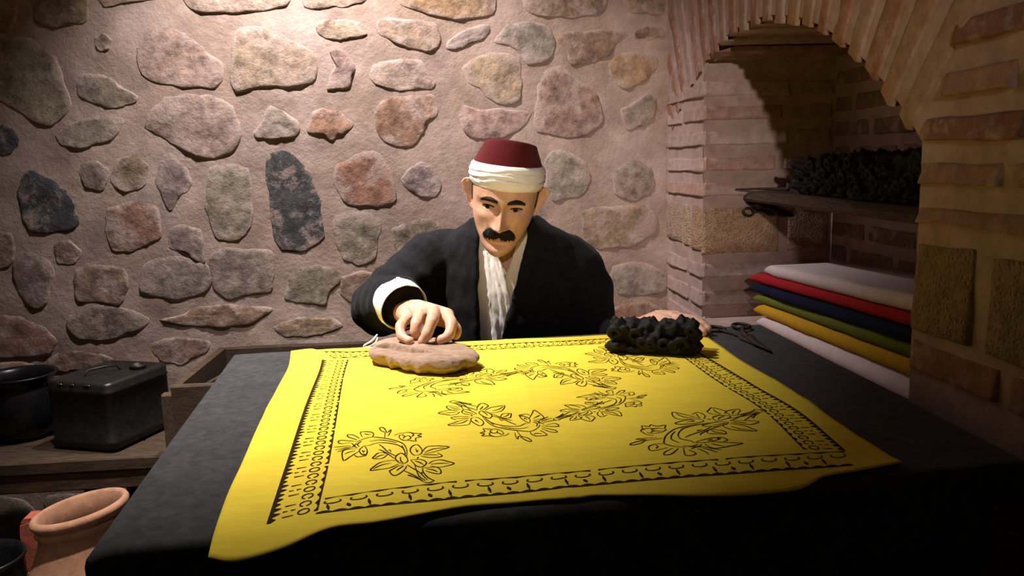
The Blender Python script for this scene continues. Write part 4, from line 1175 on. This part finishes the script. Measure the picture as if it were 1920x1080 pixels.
def ear(sd):
    vs = np.linspace(0, 1, 26); front, back = [], []
    for v in vs:
        zz = -0.034 + 0.068 * v
        wo = float(np.interp(v, [0, .08, .2, .4, .6, .8, .92, 1.0], [.005, .014, .019, .0255, .034, .0385, .032, .010]))
        lean = 0.006 * v
        rf, rb_ = [], []
        for k in range(13):
            q = k / 12
            o = wo * q
            cup = -0.0075 * math.sin(math.pi * q) * math.sin(math.pi * min(1, v * 1.1 + .05)) * (1 if v > .15 else .2)
            rim = 0.0035 * math.exp(-((q - .93) / .09) ** 2)
            anti = 0.0030 * math.exp(-((q - .62) / .10) ** 2) * (1 if v > .3 else 0)
            x = sd * (0.066 + o * 0.88 + lean * 0.6); y = 0.004 + o * 0.30 - cup - rim - anti
            rf.append((x, y, zz + 0.006 * q * (v - .4))); rb_.append((x + sd * 0.0006, y + 0.0062 if 0 < k < 12 else y + 0.003, zz + 0.006 * q * (v - .4)))
        front.append(rf); back.append(rb_)
    rg = [[H(p) for p in (f + b[::-1])] for f, b in zip(front, back)]
    return loft(rg)


def fingers(chains, rad):
    out = []
    for ch, r in zip(chains, rad):
        P = crom(ch, 4); n_ = len(P); R_ = [r * (1.08 - 0.30 * k / (n_ - 1)) * (1 + 0.06 * math.cos(2 * math.pi * k / 4)) for k in range(n_)]
        out.append(tube(P, R_, 12))
    return out


# right hand (image left): fist of bent fingers pressing the block
r_wrist = np.array([-0.226, 1.600, 0.848])
rmcp = [(-0.127, 1.522, 0.851), (-0.153, 1.526, 0.858), (-0.181, 1.528, 0.853), (-0.207, 1.534, 0.845)]
rch = [[rmcp[0], (-0.116, 1.474, 0.844), (-0.120, 1.452, 0.826), (-0.136, 1.449, 0.8185)],
       [rmcp[1], (-0.150, 1.466, 0.855), (-0.159, 1.445, 0.832), (-0.167, 1.443, 0.8185)],
       [rmcp[2], (-0.182, 1.480, 0.846), (-0.184, 1.470, 0.830), (-0.180, 1.477, 0.8190)],
       [rmcp[3], (-0.213, 1.487, 0.839), (-0.208, 1.464, 0.824), (-0.193, 1.451, 0.8180)]]
hand_r = fingers(rch, [.0116, .0120, .0112, .0104])
for m_, r in zip(rmcp, (.0145, .0150, .0145, .0135)):
    hand_r.append(tube([r_wrist + (np.array(m_) - r_wrist) * 0.05, r_wrist + (np.array(m_) - r_wrist) * 0.55 + np.array([0, 0, 0.004]), m_], [.0235, .0195, r], 14))
hand_r.append(tube(crom([(-0.190, 1.580, 0.842), (-0.135, 1.555, 0.834), (-0.112, 1.520, 0.825), (-0.110, 1.490, 0.8180)], 4), [.017, .0165, .015, .0145, .014, .0135, .013, .0125, .012, .0115, .011, .0105, .0095], 12))
# left hand (image right): laid on the table edge behind the black block
l_wrist = np.array([0.278, 1.722, 0.775])
lm = [(0.318, 1.628, 0.806), (0.333, 1.640, 0.811), (0.346, 1.654, 0.809), (0.356, 1.670, 0.803)]
lch = [[lm[0], (0.338, 1.590, 0.806), (0.350, 1.566, 0.800), (0.357, 1.552, 0.7945)],
       [lm[1], (0.358, 1.602, 0.810), (0.373, 1.580, 0.803), (0.381, 1.565, 0.7945)],
       [lm[2], (0.374, 1.620, 0.808), (0.389, 1.602, 0.801), (0.396, 1.590, 0.7945)],
       [lm[3], (0.379, 1.645, 0.801), (0.391, 1.632, 0.796), (0.398, 1.622, 0.7925)]]
hand_l = fingers(lch, [.0096, .0100, .0096, .0088])
for m_, r in zip(lm, (.0130, .0135, .0130, .0120)):
    hand_l.append(tube([l_wrist + (np.array(m_) - l_wrist) * 0.05, l_wrist + (np.array(m_) - l_wrist) * 0.6 + np.array([0, 0, 0.008]), m_], [.021, .017, r], 14))
hand_l.append(tube(crom([(0.285, 1.690, 0.790), (0.286, 1.645, 0.800), (0.298, 1.610, 0.7985), (0.315, 1.590, 0.7945)], 4), [.016, .0155, .015, .0145, .014, .0135, .013, .0125, .012, .0115, .011, .0105, .0095], 12))

sh_r, el_r = np.array([-0.190, 1.87, 0.925]), np.array([-0.296, 1.745, 0.832])
sh_l, el_l = np.array([0.150, 1.885, 0.905]), np.array([0.205, 1.860, 0.735])
hb = H((0, 0.012, -0.055))
body_parts = [head, ear(-1), ear(1),
              tube([(-0.012, 1.885, 0.93), (-0.011, 1.845, 0.985), hb, H((0, 0.005, 0.0))], [.056, .050, .052, .05], 20),
              tube([(-0.02, 1.96, 0.53), (-0.018, 1.93, 0.70), (-0.015, 1.90, 0.85), (-0.012, 1.885, 0.93)], [.10, .10, .105, .075], 20),
              tube([(-0.03, 1.89, 0.91), sh_r, (sh_r + el_r) / 2, el_r, (el_r + r_wrist) / 2, r_wrist], [.06, .042, .038, .032, .029, .0225], 16),
              tube([(0.0, 1.895, 0.90), sh_l, (sh_l + el_l) / 2, el_l, (el_l + l_wrist) / 2, l_wrist], [.06, .042, .038, .032, .029, .0225], 16)]
for sx in (-1, 1):
    body_parts.append(tube([(-0.02 + sx * 0.08, 1.95, 0.51), (-0.02 + sx * 0.10, 1.58, 0.52), (-0.02 + sx * 0.10, 1.60, 0.30), (-0.02 + sx * 0.10, 1.62, 0.09)], [.065, .045, .038, .03], 14))
# small nails at the visible fingertips come with the same surface
body = remeshed('body', body_parts + hand_r + hand_l, 0.0019, 2, M['skin'], person)


def shell(fn, nu_, nv_, name, mat, thick=None):
    """dome patch: fn(u,v) -> (x, z, offset) over the face, u,v in -1..1"""
    V, F = [], []
    for i in range(nu_ + 1):
        for j in range(nv_ + 1):
            x, z, o = fn(2 * i / nu_ - 1, 2 * j / nv_ - 1); V.append(H((x, face_y(x, z) - o, z)))
    for i in range(nu_):
        for j in range(nv_):
            q = i * (nv_ + 1) + j; F.append((q, q + 1, q + nv_ + 2, q + nv_ + 1))
    return put(mesh(name, V, F, M[mat]), person)


for sd in (-1, 1):
    def brow(u, v, sd=sd):
        t = (u + 1) / 2; x = 0.0105 + 0.039 * t
        zc = 0.0128 + 0.0085 * math.sin(math.pi * min(1, t * 0.82 + .05)) - 0.004 * t
        hh = 0.0068 * math.sin(math.pi * (0.14 + 0.78 * t)) ** .6 + 0.0006
        n_ = nz(x * 600 * sd, v * 2.0, 3)
        return sd * x, zc + v * hh * (1 + .15 * n_), 0.0022 * (1 - v * v) * (1 + .4 * n_) - 0.0004
    shell(brow, 30, 8, 'eyebrow', 'hair')

    def eyew(u, v, sd=sd):
        x = sd * 0.0315 + 0.0125 * u; hh = 0.0026 * (1 - u * u) ** .7 + .0001
        return x, -0.0012 + v * hh - 0.0006 * u * sd, 0.0014 * (1 - u * u) * (1 - v * v * .6) + .0002
    ew = shell(eyew, 18, 8, 'eye', 'eyewhite')

    def iris(u, v, sd=sd):
        r_, a_ = (u + 1) / 2, math.pi * (v + 1)
        x, z = sd * 0.0315 - 0.0022 + 0.0052 * r_ * math.cos(a_), -0.0018 + 0.0034 * r_ * math.sin(a_)
        return x, z, 0.0020 - .0003 * r_
    io = shell(iris, 4, 18, 'iris', 'iris'); sub(io, ew)

    def lash(u, v, sd=sd):
        x = sd * 0.0315 + 0.0135 * u; z = -0.0012 + 0.0026 * max(0, 1 - u * u) ** .7 + 0.0006
        return x, z + 0.0014 * v, 0.0028 * (1 - v * v) + .0004
    sub(shell(lash, 18, 4, 'eyelashes', 'hair'), ew)


def mous(u, v):
    ax = abs(u); x = 0.0365 * u
    zc = -0.0572 - 0.0075 * ax ** 2.2 + 0.0015 * math.sin(ax * 3.1)
    hh = (0.0082 + 0.0046 * math.sin(math.pi * min(1, ax * 1.05)) ** .8) * (1 - ax ** 6) ** .5 + .0004
    st = nz(u * 45, v * 1.3 + u * 3, 2)
    z = zc + v * hh * (1 + .10 * st)
    return x, z, (0.0088 * (1 - abs(v) ** 2.4) ** .6 * (1 - ax ** 4) ** .5 * (0.86 + .3 * st) - 0.0008)


mo = shell(mous, 64, 18, 'moustache', 'hair')
parts_ = []
for k in range(150):
    u = random.uniform(-0.97, 0.97); sg = 1 if u > 0 else -1; ax = abs(u)
    v0_, v1_ = random.uniform(-0.1, 0.8), random.uniform(-1.15, -0.75)
    pts = []
    for t in (0, .35, .7, 1.0):
        uu = u + sg * 0.10 * t; uu = max(-1.04, min(1.04, uu)); vv = v0_ + (v1_ - v0_) * t
        x, z, o = mous(max(-.985, min(.985, uu)), vv if abs(vv) <= 1 else math.copysign(1, vv)); z += -0.0038 * max(0, -vv - .9) / .25 * random.uniform(.6, 1.6)
        pts.append(H((x + sg * .0012 * t, face_y(x, z) - max(o, 0.0012) - 0.0009 * math.sin(math.pi * t), z)))
    parts_.append(tube(pts, [.0008, .0009, .0007, .0003], 4))
V, F = join(parts_); sub(mesh('moustache_strands', V, F, M['hair']), mo)
lp = shell(lambda u, v: (0.0165 * u - .0002, -0.0712 + 0.0042 * v * (1 - u * u) ** .6 - .0008 * u * u, 0.0006 * (1 - v * v)), 18, 6, 'lower_lip', 'lip')

# hair at the sides and back under the hat
V, F = [], []; nA, nZ_ = 60, 16
for i in range(nA + 1):
    a = math.radians(80 + 200 * i / nA)
    for j in range(nZ_ + 1):
        side = min(1, max(0, (abs(math.cos(a)) - .1) / .6)) if math.cos(a) < 0 else 0
        zlo = -0.012 - 0.05 * side
        z = zlo + (0.07 - zlo) * j / nZ_; V.append(H(head_pt(z, a, 0.0025 if 0 < i < nA and j > 0 else -0.001)))
for i in range(nA):
    for j in range(nZ_):
        q = i * (nZ_ + 1) + j; F.append((q, q + 1, q + nZ_ + 2, q + nZ_ + 1))
put(mesh('hair', V, F, M['hair']), person)

# fez and wrapped band
def fz(a, r, z):
    return H((r * 1.0 * math.sin(a), -r * 1.16 * math.cos(a), z))


def btilt(a): return 0.012 * math.cos(a)


nA = 90; rings = []
for r, z in ((.0765, .060), (.0790, .075), (.0775, .088), (.0725, .105), (.0660, .120), (.0610, .130), (.0590, .136), (.0565, .1395), (.052, .1395), (.046, .1365), (.030, .1345), (.008, .134)):
    rings.append([fz(2 * math.pi * k / nA, r * (1 + 0.018 * nz(math.cos(2 * math.pi * k / nA) * 1.6, math.sin(2 * math.pi * k / nA) * 1.6, z * 14)), z + btilt(2 * math.pi * k / nA) * max(0, 1 - (z - .07) / .07)
                     - (0.012 if z > .1 else .012 * max(0, z - .08) / .02) + 0.021 * math.cos(2 * math.pi * k / nA) * min(1, max(0, (z - .09) / .035)) * r / .0565 + (0.0035 * nz(math.cos(2 * math.pi * k / nA) * 1.3, 4, 2) if z > .125 else 0)) for k in range(nA)])
V, F = loft(rings, False, True)
put(mesh('fez', V, F, M['fez'], label='crimson felt fez'), person)
rings = []; nA = 160
for j in range(34):
    t = j / 33; r_ = []
    for k in range(nA):
        a = 2 * math.pi * k / nA
        z0, z1 = 0.0300 + btilt(a) * 0.6, 0.0830 + btilt(a) + 0.003 * math.sin(a + .6)
        z = z0 + (z1 - z0) * t
        bul = 0.0075 * math.sin(math.pi * t) ** .55
        w1 = nz(math.cos(a) * 1.3 + t * 9.0, math.sin(a) * 1.3, 5); w2 = nz(math.cos(a) * 2.0, math.sin(a) * 2.0, t * 7 + 9)
        ph = t * 26 + 3.2 * math.sin(a * 1.5 + 1) + 2.5 * w1
        fold = 0.0017 * math.sin(ph) * (0.5 + abs(w2)) + 0.0009 * math.sin(ph * 2.3 + 4 * w2)
        rr_ = float(np.interp(t, [0, .12, .5, .9, 1], [.0760, .0795, .0825, .0810, .0775])) + bul * .6 + fold * math.sin(math.pi * min(1, t * .9 + .05))
        r_.append(fz(a, rr_, z))
    rings.append(r_)
# return inside so that the band has thickness
rings.append([fz(2 * math.pi * k / nA, .0745, 0.080 + btilt(2 * math.pi * k / nA)) for k in range(nA)])
rings.insert(0, [fz(2 * math.pi * k / nA, 0.0735, 0.038 + 0.6 * btilt(2 * math.pi * k / nA)) for k in range(nA)])
V, F = loft(rings, False, False)
put(mesh('hat_wrap', V, F, M['white'], label='white cotton wrapped round the fez'), person)

# shirt -------------------------------------------------------------
TOR = [  # z, cx, cy, rx, ry
    (0.46, -.020, 1.965, .185, .140), (0.60, -.020, 1.945, .185, .140), (0.70, -.018, 1.930, .188, .138), (0.78, -.016, 1.915, .190, .136), (0.85, -.014, 1.902, .190, .130),
    (0.905, -.013, 1.892, .185, .118), (0.945, -.015, 1.883, .176, .104), (0.970, -.016, 1.875, .152, .092), (0.992, -.014, 1.865, .112, .080), (1.016, -.012, 1.855, .077, .068)]


def tor(z):
    q = np.array(TOR); return [float(np.interp(z, q[:, 0], q[:, i])) for i in range(1, 5)]


rings = []; nA = 150
for z in np.linspace(0.50, 0.996, 60):
    cx_, cy_, rx, ry = tor(z); rx -= .016; ry -= .014; r = []
    half = max(0.0, (z - 0.885)) * 0.42                                     # V at the throat
    a0 = math.asin(min(.95, (half + .0005) / rx))
    for k in range(nA):
        a = a0 + (2 * math.pi - 2 * a0) * k / (nA - 1)
        wr = 0.0028 * nz(math.sin(a) * 22, math.cos(a) * 5, z * 6) + 0.0016 * nz(a * 30, 1, z * 14)
        r.append((cx_ - .002 + (rx + wr) * math.sin(a), cy_ - (ry + wr) * math.cos(a), z))
    rings.append(r)
V, F = loft(rings, False, False, closed=False)
sh = put(mesh('shirt', V, F, M['shirt']), person)
sd_ = sh.modifiers.new('thickness', 'SOLIDIFY'); sd_.thickness = 0.0025; sd_.offset = -1
# ragged placket hanging down the middle of the shirt
rings = []
for i in range(50):
    t = i / 49; z = 0.945 - 0.235 * t; cx_, cy_, rx, ry = tor(z)
    xc = -0.046 + 0.022 * math.sin(t * 2.0) - .004 * t; hw = 0.011 + 0.013 * math.sin(math.pi * min(1, t * .75 + .1)) + .002 * nz(t * 25, 3, 1)
    r = []
    for k in range(15):
        u = k / 14 * 2 - 1; x = xc + hw * u + 0.0022 * nz(t * 22, u, 4)
        yy = cy_ - (ry - .010) * math.sqrt(max(0.05, 1 - ((x - cx_) / rx) ** 2)) - .003 - 0.0050 * nz(u * 3.4, t * 2.2, 4) - .0026 * nz(u * 8, t * 9, 2)
        r.append((x, yy, z))
    rings.append(r)
V, F = loft(rings, False, False, closed=False)
pk = sub(mesh('shirt_placket', V, F, M['white']), sh)
m_ = pk.modifiers.new('thickness', 'SOLIDIFY'); m_.thickness = 0.002

# jacket --------------------------------------------------------------
def jl(z): return float(np.interp(z, [.45, .745, .90, 1.02], [-.082, -.079, -.076, -.070]))


def jr(z): return float(np.interp(z, [.45, .745, .82, .90, .96, 1.02], [-.060, -.030, -.006, .018, .034, .046]))


outer, inner = [], []; nA = 90
for z in np.linspace(0.47, 1.018, 40):
    cx_, cy_, rx, ry = tor(z); ro, ri = [], []
    al = math.asin(max(-.98, min(.98, (jl(z) - cx_) / rx))); ar_ = math.asin(max(-.98, min(.98, (jr(z) - cx_) / rx)))
    for k in range(nA + 1):
        a = ar_ + (2 * math.pi + al - ar_) * k / nA
        e = 0.006 * math.exp(-min(k, nA - k) / 2.2)
        ro.append((cx_ + (rx + e) * math.sin(a), cy_ - (ry + e) * math.cos(a), z)); ri.append((cx_ + (rx - .013) * math.sin(a), cy_ - (ry - .013) * math.cos(a), z))
    outer.append(ro); inner.append(ri)
rings = [o + i[::-1] for o, i in zip(outer, inner)]
jk = [loft(rings)]
cuff_c = np.array([-0.236, 1.640, 0.862])
sl = crom([(-0.10, 1.90, 0.895), sh_r + np.array([0.012, 0, 0.0]), (-0.247, 1.815, 0.873), el_r + np.array([0.004, 0, 0]), (-0.277, 1.695, 0.845), cuff_c + np.array([-.004, -.012, -.004])], 6)
rl = np.interp(np.linspace(0, 1, len(sl)), [0, .2, .4, .6, .8, 1], [.078, .064, .064, .062, .060, .060])
jk.append(tube(sl, [r * (1 + .05 * math.sin(k * 1.9)) for k, r in enumerate(rl)], 22))
slv_l = crom([(0.06, 1.90, 0.875), sh_l + np.array([-.012, 0, 0]), (0.182, 1.872, 0.83), el_l + np.array([-.018, 0, 0]), (0.232, 1.80, 0.735), (0.258, 1.752, 0.748)], 6)
rl = np.interp(np.linspace(0, 1, len(slv_l)), [0, .2, .4, .6, .8, 1], [.085, .064, .060, .056, .046, .036])
jk.append(tube(slv_l, [r * (1 + .04 * math.sin(k * 1.7)) for k, r in enumerate(rl)], 22))


def jdisp(co):
    return 0.0042 * noise.noise(Vector((co.x * 17, co.y * 17, co.z * 24))) + 0.0022 * noise.noise(Vector((co.x * 45, co.y * 45, co.z * 34 + 5)))


remeshed('jacket', jk, 0.0052, 5, M['jacket'], person, jdisp)

# right cuff: white band showing beyond the sleeve, with its tie
ax0 = np.array([0.50, -1.0, -0.22]); ax0 /= np.linalg.norm(ax0); u0 = np.cross(ax0, [0, 0, 1.0]); u0 /= np.linalg.norm(u0); v0 = np.cross(u0, ax0)
rings = []
for q, r in ((-0.040, .047), (-0.020, .052), (0.012, .0525), (0.030, .0515), (0.0315, .0500), (0.010, .0495), (-0.020, .0490), (-0.040, .044)):
    rings.append([cuff_c + np.array([0.006, -0.035, 0.002]) + ax0 * (q + 0.010 * math.cos(a)) + r * (math.cos(a) * u0 * 1.02 + math.sin(a) * v0 * 0.92) + 0.0012 * nz(a * 3, q * 40, 1) for a in np.linspace(0, 2 * math.pi, 49)[:-1]])
V, F = loft(rings, False, False)
cf = put(mesh('shirt_cuff', V, F, M['white'], label='white shirt cuff'), person)
ck = onz(702, 638, 0.815); ck = CAM + (ck - CAM) * (1.575 / ck[1])
P = [CAM + (lambda d: d * (yy / d[1]))(ray(x, y)) for x, y, yy in ((707, 628, 1.585), (697, 639, 1.572), (684, 647, 1.567), (683, 651, 1.566), (692, 650, 1.566), (704, 643, 1.572), (708, 634, 1.580))]
V, F = tube(crom(P, 4), [.0018] * 25, 7); sub(mesh('cuff_tie', V, F, M['white']), cf)
bt_ = CAM + (lambda d: d * (1.592 / d[1]))(ray(737, 606)); V, F = lathe([(0.003, -.002), (.0042, 0), (.003, .002)], 10, bt_); sub(mesh('cuff_button', V, F, M['silver']), cf)

# trousers and shoes (under the table)
tp = []
for sx in (-1, 1):
    tp.append(tube([(-0.02 + sx * 0.06, 1.97, 0.505), (-0.02 + sx * 0.09, 1.78, 0.515), (-0.02 + sx * 0.10, 1.575, 0.52), (-0.02 + sx * 0.10, 1.585, 0.42), (-0.02 + sx * 0.10, 1.61, 0.12)], [.085, .075, .062, .058, .052], 18))
tp.append(tube([(-0.02, 1.97, 0.548), (-0.02, 1.95, 0.60)], [.120, .13], 20))
remeshed('trousers', tp, 0.008, 3, M['trousers'], person)
for sx in (-1, 1):
    V, F = loft([[(-0.02 + sx * 0.105 + w * math.cos(a), y, 0.008 + h * (0.5 + 0.5 * math.sin(a))) for a in np.linspace(0, 2 * math.pi, 15)[:-1]] for y, w, h in ((1.665, .022, .06), (1.65, .034, .085), (1.60, .037, .095), (1.55, .040, .065), (1.49, .042, .048), (1.445, .034, .038), (1.425, .016, .02))])
    put(mesh('shoe', V, F, M['leather']), person)
